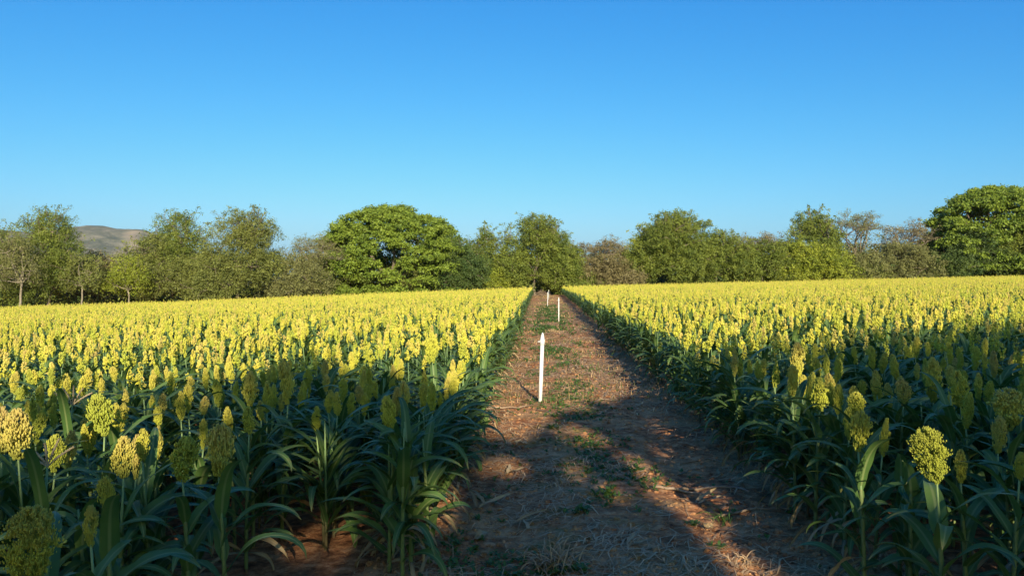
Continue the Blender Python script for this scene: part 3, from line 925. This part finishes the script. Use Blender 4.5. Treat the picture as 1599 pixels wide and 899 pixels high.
T = [ # px, top, halfwidth px, distance, kind, crown, label, extras
 (78, 326, 62, 84, 'feather', 'green', 'tall dark green tree with tufted top at the far left', dict(dens=1.3)),
 (30, 366, 44, 78.5, 'round', 'tan', 'thin brownish green tree with a pale forked trunk at the left edge', dict(dens=.6, bark='pale_bark', low=.35)),
 (-20, 345, 60, 86, 'round', 'green', 'green tree cut by the left edge of the view', {}),
 (128, 398, 30, 82, 'round', 'olive', 'small olive tree on a thin straight trunk right of the tall left one', dict(dens=.7, bark='pale_bark', low=.4)),
 (150, 392, 34, 92, 'round', 'brown', 'low brownish tree under the distant hill', {}),
 (196, 403, 34, 84, 'round', 'bright', 'small light green tree with a thin trunk below the hill', dict(dens=.8, bark='pale_bark', low=.35)),
 (270, 327, 56, 92, 'feather', 'green', 'tall tree with open feathery top right of the hill', dict(dens=1.0)),
 (240, 366, 50, 88, 'round', 'olive', 'rounded olive tree in front of the feathery one by the hill', {}),
 (372, 325, 62, 90, 'feather', 'olive', 'tall broad olive tree with feathery top, left of the pale thin one', dict(dens=1.3)),
 (330, 385, 44, 87, 'bush', 'olive', 'olive green low tree between the two feathery ones', {}),
 (488, 345, 40, 95, 'bare', 'tan', 'pale thin leaved tree just left of the great dome tree', dict(dens=1.2, bark='pale_bark')),
 (470, 396, 46, 91, 'bush', 'tan', 'tan dry bush below the pale thin tree', {}),
 (612, 320, 102, 102, 'dome', 'dome', 'great dome shaped green tree left of the path', dict(low=.02)),
 (535, 385, 34, 99, 'bush', 'dome', 'drooping green skirt of growth left under the great dome tree', {}),
 (700, 368, 52, 101, 'round', 'dark', 'dark green tree in front of the right flank of the great dome', dict(dens=1.3)),
 (632, 415, 34, 99.5, 'bush', 'olive', 'low olive bush under the gap in the great dome tree', {}),
 (755, 349, 27, 106, 'round', 'green', 'narrow green tree between the great dome and the path tree', dict(dens=.9)),
 (770, 418, 24, 103, 'bush', 'bright', 'bright yellow green shrub just left of the path end', {}),
 (835, 335, 58, 106, 'feather', 'green', 'tall green tree with tufted top standing over the path end', dict(dens=1.8, low=.02)),
 (935, 361, 52, 112, 'bare', 'brown', 'rusty brown thin tree just right of the path tree', dict(dens=1.5)),
 (948, 398, 48, 109, 'bush', 'brown', 'rusty brown bush below the thin brown tree', {}),
 (905, 425, 32, 107, 'bush', 'green', 'green shrub right of the path end', {}),
 (1045, 331, 60, 112, 'feather', 'green', 'tall green tree with loose tufts on top, right of the rusty one', dict(dens=1.4)),
 (1010, 352, 34, 114, 'round', 'bright', 'yellowish green tree at the shoulder of the tall tufted one', {}),
 (1118, 362, 44, 113, 'round', 'green', 'rounded green tree in the middle of the right tree line', {}),
 (1172, 350, 50, 118, 'bare', 'brown', 'flat topped bare pinkish tree in the right tree line', {}),
 (1190, 374, 42, 113, 'round', 'green', 'green tree in front of the bare pinkish one', {}),
 (1268, 325, 40, 118, 'feather', 'green', 'dark tufted tree left of the tall bare trees', {}),
 (1268, 378, 56, 114, 'bush', 'bright', 'light green bushy tree under the dark tufted one', {}),
 (1342, 310, 44, 120, 'bare', 'tan', 'tallest bare brown tree on the right, its twigs against the sky', dict(dens=.9)),
 (1412, 330, 40, 120, 'bare', 'brown', 'lower bare brown tree left of the right dome tree', dict(dens=1.0)),
 (1395, 378, 60, 116, 'bush', 'tan', 'tan bushy tree below the bare brown ones', {}),
 (1330, 410, 46, 115, 'bush', 'olive', 'olive bush below the tallest bare tree', {}),
 (1556, 291, 92, 121, 'dome', 'dome', 'second great dome tree at the right edge', dict(low=.1)),
 (1515, 356, 50, 117, 'round', 'dark', 'dark green tree in front of the right dome tree', dict(dens=1.2)),
 (1594, 360, 46, 117, 'round', 'green', 'green tree at the right edge below the dome', {}),
 (1690, 330, 80, 122, 'round', 'green', 'green tree just past the right edge of the view', {}),
]
for i, (px, pt, w, Y, kd, cr, lb, ex) in enumerate(T):
    nm = {'dome': 'dome_tree', 'feather': 'feathery_tree', 'round': 'broadleaf_tree', 'bush': 'bushy_tree', 'bare': 'bare_tree'}[kd]
    ex = dict(ex); ex.setdefault('low', .06 if kd == 'bush' else .15)
    tree(px, pt, w, Y, kd, cr, lb, 901 + i * 7 if kd != 'dome' else (901 if px < 800 else 902), name=nm, **ex)

# a shrub belt at the feet of the trees: one tangle nobody could count
def undergrowth():
    gen = np.random.default_rng(55); mb = MB(); cs = []; rs = []
    for s in np.arange(-88, 118, .38):
        e = float(np.interp(s, [-90, -60, -2, 2, 80, 140], [66, 78, 100.5, 103, 116, 128]))
        for k in range(5):
            y = e + 1.6 + gen.random() * 9 + k * .8
            hh = (2.0 + 3.6 * fbm(np.array(s * .13), np.array(y * .13), 3)) * (1 if k < 3 else 1.35)
            cs.append((s + gen.normal() * .5, y, float(gz(s)) + gen.random() * hh)); rs.append(.45 + .5 * gen.random())
    C = np.array(cs); C = C[~((C[:, 0] > -.8) & (C[:, 0] < 2.0) & (C[:, 1] < 106))]
    idx = gen.permutation(len(C)); h = len(idx) // 3
    for q, mi in ((idx[:h], 0), (idx[h:2 * h], 1), (idx[2 * h:], 2)):
        clumps(mb, C[q], .5 + .5 * gen.random(len(q)), 26, .30, gen, mi, .8, .45)
    o = link('undergrowth', mb.mesh('undergrowth', [CR['dark'], CR['olive'], CR['green']], False))
    tag(o, 'tangled green and brown undergrowth at the foot of the tree line', None, None, 'stuff')
undergrowth()

# farther wood behind, seen only through the gaps
def far_wood():
    gen = np.random.default_rng(56); mb = MB(); cs = []
    for s in np.arange(-150, 190, .9):
        e = float(np.interp(s, [-150, -60, 0, 80, 190], [80, 94, 118, 130, 150]))
        hh = 5.6 + 3.6 * fbm(np.array(s * .06), np.array(.5), 3)
        for k in range(46):
            cs.append((s + gen.normal() * .8, e + gen.random() * 10, float(gz(s)) + gen.random() * (hh if k < 34 else 2.6)))
    C = np.array(cs); pick = np.clip((fbm(C[:, 0] * .11, C[:, 1] * .11, 2) - .22) * 6, 0, 2.99).astype(int)
    for q in range(3):
        Cq = C[pick == q]
        if len(Cq): clumps(mb, Cq, .8 + .6 * gen.random(len(Cq)), 22, .42, gen, q, .8, .45)
    tag(link('far_wood', mb.mesh('far_wood', [CR['green'], CR['olive'], CR['tan']], False)), 'low wood behind the front trees, seen through their gaps', None, None, 'stuff')
far_wood()

# ------------------------------------------------------------------ haze between here and the hill
def haze():
    x0, x1, y0, y1, z0, z1 = -5400, 5400, -700, 5000, -12, 270
    V = [(x0, y0, z0), (x1, y0, z0), (x1, y1, z0), (x0, y1, z0), (x0, y0, z1), (x1, y0, z1), (x1, y1, z1), (x0, y1, z1)]
    mb = MB(); mb.add(V, [(3, 2, 1, 0), (4, 5, 6, 7), (0, 1, 5, 4), (1, 2, 6, 5), (2, 3, 7, 6), (3, 0, 4, 7)])
    m = bpy.data.materials.new('haze'); m.use_nodes = True
    nt = m.node_tree; nt.nodes.remove(nt.nodes['Principled BSDF'])
    v = nt.nodes.new('ShaderNodeVolumePrincipled')
    v.inputs['Color'].default_value = (.78, .86, 1.0, 1); v.inputs['Density'].default_value = HAZE; v.inputs['Anisotropy'].default_value = 0.0
    nt.links.new(v.outputs[0], nt.nodes['Material Output'].inputs['Volume'])
    tag(link('haze', mb.mesh('haze', [m], False)), 'thin blue haze of the air over field and hill', None, None, 'stuff')
HAZE = 0.000035
haze()

# ------------------------------------------------------------------ the trees behind the viewer that shade the foreground
def shade_edge(gx):
    return np.interp(gx, [-14, -7, -5.6, -4.7, -4.0, -3.4, -2.8, -2.2, -1.6, -.35, 0, .35, 1.0, 2.4, 7.8, 14], [6.2, 7.0, 8.4, 10.2, 12.0, 13.2, 12.6, 10.8, 9.8, 9.3, 9.7, 12.0, 12.5, 13.7, 16.7, 19])
lit = [  # ground-projected light gaps: (x, y, rx, ry)
 (1.40, 5.2, .16, .9), (1.22, 6.8, .22, .9), (1.02, 8.0, .14, .7), (1.62, 4.0, .16, .9), (.55, 9.2, .3, .35)]
def gap_for(px, py, Y, r):
    c = at(px, py, Y)
    k = (c.z - float(gz(c.x))) / TAN
    lit.append((c.x + SH.x * k, c.y + SH.y * k, r, r * 2.3))
for (a, b, c, r_) in ((1463, 700, 3.8, .27), (1280, 612, 5.6, .2), (193, 708, 3.9, .22), (222, 690, 4.15, .15), (22, 672, 4.0, .34), (163, 645, 4.8, .25), (675, 540, 7.9, .35), (290, 640, 5.0, .14), (1240, 556, 7.0, .2)):
    gap_for(a, b, c, r_)
gen = np.random.default_rng(88)
n = 230000
gx = gen.uniform(-16, 17, n); gy = gen.uniform(-7, 19.5, n)
edge = shade_edge(gx) + np.where(gx < -3, 1.6, .6) * (fbm(gx * .9 + 3, gy * .4, 3) - .47) * 2
keep = gy < edge
for (x, y, rx, ry) in lit:
    u_ = (gx - x) + .194 * (gy - y)
    keep &= ~(((u_ / rx) ** 2 + ((gy - y) / ry) ** 2) < 1 + .3 * gen.normal(size=n).clip(-1, 1) * .6)
fl = fbm(gx * 3.1 + 50, gy * 1.3 + 11, 3)
keep &= fl > np.interp(gy - edge, [-6, -2.5, 0], [.30, .345, .42]) + np.where(gx < -2.2, .035, 0.0)
dark_spots = []
for (a, b, c) in ((285, 712, 4.0), (341, 697, 4.1), (45, 848, 2.1), (142, 815, 3.0), (167, 764, 3.3), (86, 702, 4.2), (607, 648, 5.15), (1340, 668, 4.5), (1574, 634, 5.0), (1500, 722, 4.05), (1500, 604, 5.8), (1457, 590, 6.1)):
    q_ = at(a, b, c); k_ = (q_.z - float(gz(q_.x))) / TAN; dark_spots.append((q_.x + SH.x * k_, q_.y + SH.y * k_))
base_keep = gy < edge
for (x, y) in dark_spots: keep |= base_keep & (np.abs(gx - x + .194 * (gy - y)) < .13) & (np.abs(gy - y) < .4)
keep |= (gx > -.75) & (gx + .194 * gy < 1.75) & (gy > 3.5) & (gy < 7.6)
for (x, y, rx, ry) in lit:
    u_ = (gx - x) + .194 * (gy - y)
    keep &= ~(((u_ / rx) ** 2 + ((gy - y) / ry) ** 2) < 1)
gx = gx[keep]; gy = gy[keep]
yy = -17 + gen.normal(size=len(gx)) * 1.7
k = (gy - yy)                                   # distance back along the shadow direction (in y)
xx = gx - SH.x / SH.y * k
zz = k / SH.y * TAN
shade_centres = [-17, -10.5, -4, 2.5, 9, 15.5, 22]
own = np.argmin(np.abs(xx[:, None] - np.array(shade_centres)[None]), 1)
kinds = ['widest', 'tallest']
shade_labels = ['broad tree behind the viewer, farthest left of the row that shades the path', 'tree behind the viewer whose crown edge dapples the left rows', 'dense tree behind the viewer, shading the left rows',
                'dense tree behind the viewer, shading the foot of the path', 'tall tree behind the viewer, shading the near right rows', 'tall tree behind the viewer, shading the farther right rows', 'tree behind the viewer, farthest right of the shading row']
for ti, cx in enumerate(shade_centres):
    s_ = own == ti
    if s_.sum() < 50: continue
    mb = MB(); P_ = np.column_stack([xx[s_], yy[s_], zz[s_]]); m_ = len(P_)
    root = link('broadleaf_tree', None, None, (cx, -17, float(gz(cx))))
    tag(root, shade_labels[ti], 'tree', 'trees behind the viewer')
    P_ = P_ - np.array([cx, -17, float(gz(cx))])
    # blades facing the sun more or less, so the shade is solid
    ax = gen.normal(size=(m_, 3)); sdn = np.array(sun_dir)
    ax -= (ax @ sdn)[:, None] * sdn * .8; ax /= np.linalg.norm(ax, axis=1, keepdims=True)
    si = np.cross(ax, sdn); si /= np.linalg.norm(si, axis=1, keepdims=True)
    L = .16 + .10 * gen.random(m_)
    V = np.stack([P_ - ax * L[:, None] * .5, P_ + si * L[:, None] * .28, P_ + ax * L[:, None] * .5, P_ - si * L[:, None] * .28], 1).reshape(-1, 3)
    mb.add(V, np.arange(m_ * 4).reshape(-1, 4)); mb.at[-1][:, 2] = np.repeat(gen.random(m_), 4)
    tb = MB(); zt = float(np.percentile(P_[:, 2], 60)); fork = np.array((0, 0, zt * .45))
    limb(tb, (0, 0, 0), fork, .32, .22, gen, 8, .03)
    for q in range(9):
        t2 = P_[gen.integers(0, m_)] ; t2 = fork + (t2 - fork) * .75
        # limbs stay out of the light gaps
        kk = (t2[2]) / TAN
        gxx = t2[0] + cx + SH.x * kk; gyy = t2[1] - 17 + SH.y * kk
        if any(abs(gxx - x) < rx + .5 and abs(gyy - y) < ry + 1 for (x, y, rx, ry) in lit): continue
        limb(tb, fork, t2, .10, .03, gen, 5)
    link('trunk', tb.mesh('trunk', [M['bark']]), root)
    link('crown', mb.mesh('crown', [CR['green']], False), root)

# ------------------------------------------------------------------ marker posts on the path
def post_material():
    m, nt, b = mat('white_plastic', .38, .4)
    geo = N(nt, 'ShaderNodeTexCoord').outputs['Object']
    nn = noise(nt, 22, 5, .7, geo)
    sx = N(nt, 'ShaderNodeSeparateXYZ'); nt.links.new(geo, sx.inputs[0])
    dirt = math_(nt, 'MULTIPLY', ramp(nt, sx.outputs[2], [(.0, (1, 1, 1)), (.34, (0, 0, 0))]), ramp(nt, nn, [(.35, (.2, .2, .2)), (.65, (1, 1, 1))]))
    col = mixc(nt, dirt, (.66, .66, .62), (.34, .22, .14))
    col = mixc(nt, ramp(nt, nn, [(.58, (0, 0, 0)), (.75, (.35, .35, .35))]), col, (.55, .50, .42))
    nt.links.new(col, b.inputs['Base Color'])
    return m
M['white'] = post_material()
mgrey, nt_, b_ = mat('grey_fitting', .5, .3); nt_.links.new(ramp(nt_, noise(nt_, 40), [(.3, (.45, .45, .43)), (.7, (.62, .62, .6))]), b_.inputs['Base Color'])
def post(px, pb, ptop, label, full=True, lean=0.0, rr_=.030):
    b = on_ground(px, pb)
    Y = b.y
    top = at(px, ptop, Y)
    x = b.x; g = gpath(x, Y); H = top.z - g
    root = link('marker_post', None, None, (x, Y, g), (0, lean, 0))
    tag(root, label, 'marker post', 'white pipe posts along the path')
    mb = MB(); r0 = rr_
    mb.tube([(0, 0, -.12), (0, 0, H - .16)], [r0, r0], 20, 0, 0, True)
    link('pipe', mb.mesh('pipe', [M['white']]), root)
    mb = MB()
    mb.tube([(0, 0, H - .20), (0, 0, H - .195), (0, 0, H - .115), (0, 0, H - .11), (0, 0, H - .075), (0, 0, H - .03), (0, 0, H)], [r0 * 1.0, r0 * 1.28, r0 * 1.28, r0 * 1.1, r0 * .95, r0 * .62, r0 * .2], 20)
    cap = link('cap', mb.mesh('cap', [M['white']]), root)
    if full:
        mb = MB(); mb.tube([(-r0 * .8, 0, H - .15), (-r0 * 1.7, 0, H - .15), (-r0 * 2.5, -.004, H - .152)], [.009, .009, .006], 10)
        link('side_spigot', mb.mesh('side_spigot', [M['white']]), cap)
        mb = MB(); mb.tube([(0, 0, H - .215), (0, 0, H - .212), (0, 0, H - .204), (0, 0, H - .2)], [r0 * .99, r0 * 1.09, r0 * 1.09, r0 * .99], 20, 0, 0, False)
        link('collar', mb.mesh('collar', [mgrey]), root)
post(843.5, 629, 519, 'nearest white plastic pipe post with pointed cap on the path', True, .035, .031)
post(872.5, 503.5, 464, 'second white pipe post, close to the right hand crop row', True, 0, .024)
post(855, 479.5, 455.5, 'third white pipe post down the path, left of the pair at its end', False, .01, .021)
post(856.8, 468, 452, 'farthest white pipe post, at the end of the path under the trees', False, 0, .021)

# ------------------------------------------------------------------ litter on the path
def straw():
    gen = np.random.default_rng(61); mb = MB()
    n = 62000
    y = 4.2 + 60 * gen.random(n) ** 2.4; x = gen.uniform(XL - .35, XR + .35, n)
    d = fbm(x * 1.3 + 2, y * .9, 4)
    # less of it where the wheels and feet run bare; drifts along the edges
    dens = np.clip((d - .36) * 4.0, .06, 1) * (.55 + .6 * np.abs((x - .6) / 1.6) ** 1.5)
    ok = gen.random(n) < dens
    x, y = x[ok], y[ok]; m_ = len(x)
    a = gen.normal(size=m_) * .8 + (gen.random(m_) < .5) * 1.4; L = (.06 + .26 * gen.random(m_) ** 1.8) * np.clip(y / 9, 1, 2); w = (.0022 + .0060 * gen.random(m_) ** 2) * np.clip(y / 7, 1, 3.5)
    g = path_h(x, y)
    z0 = g + .003 + .012 * gen.random(m_); z1 = z0 + gen.normal(size=m_) * .018; z1 = np.maximum(z1, g + .001)
    dx, dy = np.cos(a), np.sin(a)
    zm = np.maximum(z0, z1) + .012 * gen.random(m_)
    bend = gen.normal(size=m_) * .16 * L
    c0 = np.column_stack([x - dx * L / 2, y - dy * L / 2, z0]); c1 = np.column_stack([x - dy * bend, y + dx * bend, zm]); c2 = np.column_stack([x + dx * L / 2, y + dy * L / 2, z1])
    s_ = np.column_stack([-dy * w, dx * w, np.zeros(m_)])
    V = np.stack([c0 - s_ * .5, c0 + s_ * .5, c1 - s_, c1 + s_, c2 - s_ * .4, c2 + s_ * .4], 1).reshape(-1, 3)
    q = (np.arange(m_) * 6)[:, None]
    F = np.concatenate([q + np.array([0, 1, 3, 2]), q + np.array([2, 3, 5, 4])])
    mb.add(V, F, 0, a=np.full(len(V), .6)); mb.at[-1][:, 2] = np.repeat(gen.random(m_), 6)
    tag(link('straw_litter', mb.mesh('straw_litter', [M['straw']])), 'scattered dry straw and chaff lying over the dirt path', None, None, 'stuff')
M['straw'] = leaf_material('dry_straw', (.28, .15, .065), (.78, .54, .29), (.4, .3, .18), .1, .75, .15)
M['weed'] = leaf_material('weed_leaf', (.045, .11, .022), (.13, .22, .045), (.16, .24, .06), .3, .5, .3)
straw()

def rosette(mb, x, y, g, r, s, nl, m=0):
    az = r.uniform(0, 6)
    for k in range(nl):
        leaf(mb, (x + r.gauss(0, .01), y + r.gauss(0, .01), g + s * r.uniform(0, .35)), az + k * 2.4 + r.uniform(-.3, .3), r.uniform(.2, 1.1), s * r.uniform(.6, 1.1), s * r.uniform(.28, .5), r.uniform(.6, 1.5), 3, 1, r, m, .1, 1.4, 0)

def weeds():
    r = random.Random(66); mb = MB()
    made = 0; tries = 0
    while made < 3000 and tries < 60000:
        tries += 1
        y = 5 + 55 * r.random() ** 1.9; x = r.gauss(.35, .55)
        if not (XL + .1 < x < XR - .1): continue
        d = float(fbm(np.array(x * 1.5 + 40), np.array(y * .8), 3))
        dens = max(0, (d - .36) * 6) * (1 if y > 9.5 else .4)
        if r.random() > dens: continue
        sc_ = r.uniform(.03, .065) * (1 if y < 14 else min(2.2, y / 14))
        rosette(mb, x, y, gpath(x, y), r, sc_, r.choice([4, 5, 6])); made += 1
    tag(link('ground_weeds', mb.mesh('ground_weeds', [M['weed']])), 'low green weeds creeping along the middle of the path', None, None, 'stuff')
weeds()

def grass():
    gen = np.random.default_rng(71); mb = MB(); n = 9000
    y = 12 + 92 * gen.random(n) ** 1.3; x = gen.uniform(XL + .1, XR - .1, n)
    ok = gen.random(n) < np.clip((fbm(x * .9 + 70, y * .45, 3) - .38) * 5, 0, 1)
    x, y = x[ok], y[ok]; m_ = len(x); g = path_h(x, y)
    a = gen.random(m_) * 6.28; L = .05 + .09 * gen.random(m_); w = .006 * np.clip(y / 14, 1, 3.5)
    t = gen.random(m_) * .8
    b = np.column_stack([x, y, g]); tp = b + np.column_stack([np.cos(a) * np.sin(t) * L, np.sin(a) * np.sin(t) * L, np.cos(t) * L])
    s_ = np.column_stack([-np.sin(a) * w, np.cos(a) * w, np.zeros(m_)])
    V = np.stack([b - s_, b + s_, tp], 1).reshape(-1, 3)
    dry = gen.random(m_) < .45
    F = np.arange(m_ * 3).reshape(-1, 3)
    mb.add(V, F, 0, a=np.full(len(V), .7)); mb.at[-1][:, 2] = np.repeat(gen.random(m_), 3); mb.m[-1][:] = dry.astype(int)
    tag(link('path_grass', mb.mesh('path_grass', [M['weed'], M['straw']])), 'thin short grass, green and straw coloured, farther up the path', None, None, 'stuff')
grass()

# single fallen leaves, sticks, tufts
def dead_leaf(px, py, L, W, label, az=None, curl=1.2, k=1):
    p = on_ground(px, py); r = random.Random(int(px * 7 + py))
    mb = MB()
    for q in range(k):
        leaf(mb, (r.gauss(0, .02) * q, r.gauss(0, .02) * q, .012 + .01 * q), (az if az is not None else r.uniform(0, 6)) + q * r.uniform(.4, 1.2), .35, L * r.uniform(.8, 1.1), W, curl, 9, 1, r, 0, .5, .8, r.uniform(-1.2, 1.2))
    V = np.concatenate(mb.v)
    o = link('dead_leaf', mb.mesh('dead_leaf', [M['dry_blade']]), None, (p.x, p.y, gpath(p.x, p.y) + .006))
    tag(o, label, 'dead leaf', 'dead leaves on the path')
for d in [
 (822, 692, .16, .05, 'pale curled dead leaf on the shaded path, below the sunlit patch', 1.9, .6, 2),
 (867, 708, .10, .03, 'small whitish leaf scrap lying on the dark middle of the path', 1.4, .5, 1),
 (748, 800, .34, .035, 'long twisted dead leaf on the soil beside the left row corner', .7, .4, 3),
 (790, 742, .24, .035, 'bleached dead leaf strip on the left half of the shaded path', .4, .4, 2),
 (745, 845, .17, .07, 'broad grey dead leaf near the bottom left of the path', 1.2, .6, 1),
 (826, 830, .16, .035, 'pale dead leaf standing up beside the straw clump', 1.9, .3, 1),
 (800, 822, .42, .022, 'thin orange brown leaf strip lying across the lower path', .1, .3, 2),
 (715, 692, .26, .03, 'dry yellow leaf hanging out of the left row onto the soil', .2, .7, 2),
 (1105, 830, .12, .05, 'pale leaf scrap at the lower end of the sunlit streak', .9, .5, 2),
 (1122, 745, .13, .03, 'thin pale leaf at the top of the sunlit streak', 1.5, .5, 1),
 (1010, 742, .10, .05, 'small curled leaf near the left of the sunlit streak', .4, .8, 1),
 (1090, 790, .30, .03, 'dry leaf strip lying across the sunlit streak', .1, .3, 2),
 (860, 778, .20, .025, 'narrow brown leaf strip in the middle of the lower path', 2.6, .4, 1),
 (980, 860, .22, .03, 'brown leaf strip near the bottom of the path, right of the straw clump', .3, .4, 2),
 (905, 560, .25, .04, 'tan dead leaf in the sunlit weeds behind the nearest post', .3, .4, 1),
 (775, 600, .30, .045, 'dry leaf on the sunlit soil beside the left row', .6, .5, 2),
 (1190, 730, .30, .05, 'dead leaf on the shaded soil at the foot of the right row', .2, .5, 2),
]: dead_leaf(*d)

M['stick'] = bark_material('stick_bark', (.20, .13, .08), (.40, .30, .20))
def stick(pts, rad, label, cat='stick', name='fallen_stick', branches=()):
    P0 = [on_ground(*q) for q in pts]
    o = P0[0]
    def build(ps, r0, r1):
        mb = MB(); n = len(ps); out = []
        rs_ = random.Random(int(ps[0].x * 1000))
        # resample with small wobble
        fine = []
        for i in range(n - 1):
            for t in (0, .25, .5, .75):
                fine.append(ps[i].lerp(ps[i + 1], t))
        fine.append(ps[-1])
        V = [(q.x - o.x + rs_.gauss(0, .006), q.y - o.y + rs_.gauss(0, .008), gpath(q.x, q.y) - gpath(o.x, o.y) + r0 + rs_.uniform(0, .012)) for q in fine]
        R_ = list(np.linspace(r0, r1, len(V)))
        mb.tube(V, R_, 6); return mb
    if branches:
        root = link(name, None, None, (o.x, o.y, gpath(o.x, o.y)))
        link('stem', build(P0, rad, rad * .4).mesh('stem', [M['stick']]), root)
        for b in branches: link('side_twig', build([on_ground(*q) for q in b], rad * .6, rad * .25).mesh('side_twig', [M['stick']]), root)
    else:
        root = link(name, build(P0, rad, rad * .45).mesh(name, [M['stick']]), None, (o.x, o.y, gpath(o.x, o.y)))
    tag(root, label, cat, 'sticks and stalks lying on the path')
stick([(918, 634), (938, 626), (975, 627)], .016, 'forked fallen branch lying right of the nearest post', 'branch', 'fallen_branch', [[(938, 626), (948, 614), (955, 603)], [(944, 622), (952, 612), (962, 606)]])
stick([(748, 641), (785, 641), (830, 634)], .018, 'thin straight stick lying left of the nearest post')
stick([(1055, 768), (1100, 763), (1150, 768), (1168, 778)], .015, 'pale bent stalk lying across the path at the sunlit streak')
stick([(1020, 764), (1062, 768), (1105, 775)], .016, 'short thick stalk crossing the sunlit streak')
stick([(1062, 725), (1105, 720), (1150, 728)], .010, 'thin pale stalk in the shade above the sunlit streak')
stick([(1120, 808), (1180, 802), (1250, 800)], .013, 'long stalk reaching from the streak towards the right row')
stick([(838, 640), (862, 650), (880, 656)], .010, 'thin twig in the soil just below the nearest post')
stick([(1060, 742), (1075, 734), (1100, 732)], .008, 'short dark twig near the top of the sunlit streak')

def tuft(px, py, n, L, label, name='straw_clump', cat='straw clump', m='straw', spread=1.0, seed=1, wd=.006):
    p = on_ground(px, py); r = random.Random(seed); mb = MB()
    for k in range(n):
        az = r.uniform(0, 6.28)
        leaf(mb, (r.gauss(0, .05) * spread, r.gauss(0, .05) * spread, 0), az, r.uniform(.25, 1.3), L * r.uniform(.5, 1.15), wd, r.uniform(.9, 2.6), 7, 1, r, 0, .1, 1.2, r.uniform(-1, 1))
    o = link(name, mb.mesh(name, [M[m]]), None, (p.x, p.y, gpath(p.x, p.y)))
    tag(o, label, cat, 'tufts on the path')
tuft(866, 888, 190, .24, 'large pale clump of tangled straw at the bottom of the path', spread=1.5, seed=3, wd=.007)
tuft(880, 760, 60, .13, 'small rusty tuft of dry grass in the middle of the lower path', seed=4)
tuft(1128, 812, 26, .22, 'thin upright grass tuft beside the sunlit streak', name='grass_tuft', cat='grass tuft', m='weed', spread=.7, seed=5)
tuft(960, 736, 60, .12, 'reddish dry grass tuft on the path left of the sunlit streak', seed=6)
tuft(1150, 875, 50, .14, 'dry grass tuft at the bottom end of the sunlit streak', seed=8)
tuft(862, 520, 60, .30, 'straw tuft growing round the foot of the second post', seed=9, spread=2.5, wd=.012)
tuft(1385, 890, 60, .16, 'sunlit straw tuft under the large head at lower right', seed=10, spread=2)

def weed(px, py, s, label, seed):
    p = on_ground(px, py); r = random.Random(seed); mb = MB()
    for k in range(5): rosette(mb, r.gauss(0, s * .5), r.gauss(0, s * .5), 0, r, s * r.uniform(.7, 1.1), 6)
    tag(link('weed', mb.mesh('weed', [M['weed']]), None, (p.x, p.y, gpath(p.x, p.y))), label, 'weed', 'leafy weeds on the shaded path')
for w in [(752, 783, .075, 'leafy green weed near the left row in the lower shade', 1), (938, 776, .085, 'bright green weed right of the middle of the lower path', 2),
          (912, 805, .09, 'dark leafy weed below the bright green one', 3), (862, 672, .10, 'green weed at the edge of the tree shade, below the nearest post', 4),
          (990, 738, .08, 'green weed next to the reddish tuft', 5), (770, 700, .05, 'small weed on the soil right of the left corner plants', 6),
          (900, 690, .08, 'dull green weed in the upper shade of the path', 7), (1085, 822, .06, 'yellowish weed in the lower sunlit streak', 8),
          (860, 745, .06, 'small weed below the whitish leaf scrap', 9), (920, 700, .07, 'second dull weed in the upper shade, right of the first', 10),
          (1120, 855, .05, 'small weed low beside the streak under the grass tuft', 11)]: weed(*w)

# soil clods
def clods():
    gen = np.random.default_rng(81); mb = MB(); n = 9000
    y = 4.4 + 26 * gen.random(n) ** 2; x = gen.uniform(XL - .3, XR + .4, n)
    P_ = np.column_stack([x, y, path_h(x, y) + .002]); S = .006 + .020 * gen.random(n) ** 4
    blobs(mb, P_, S, np.column_stack([gen.normal(size=(n, 2)), np.full(n, .05)]), np.zeros(n), 0, True, gen)
    tag(link('soil_clods', mb.mesh('soil_clods', [M['path']], False)), 'loose crumbs and clods of reddish soil on the path', None, None, 'stuff')
clods()

# heap of dry brush where the path meets the trees
def brush():
    p = on_ground(846, 462); gen = np.random.default_rng(90); mb = MB()
    for k in range(260):
        t = gen.random() * 1.0; a = gen.random() * 6.28
        c = np.array((gen.normal() * .7, gen.normal() * .5, 0)); hh = max(.1, .9 - np.hypot(c[0], c[1]) * .75)
        c[2] = gen.random() * hh
        d = np.array((cos(a), sin(a), gen.normal() * .4)) * (.3 + .4 * gen.random())
        mb.tube([c - d / 2, c + gen.normal(size=3) * .03, c + d / 2], [.012, .014, .008], 3)
    tag(link('brush_heap', mb.mesh('brush_heap', [M['stick']]), None, (p.x, p.y, gpath(p.x, p.y))), 'pale heap of cut brush at the far end of the path', 'brush heap')
brush()
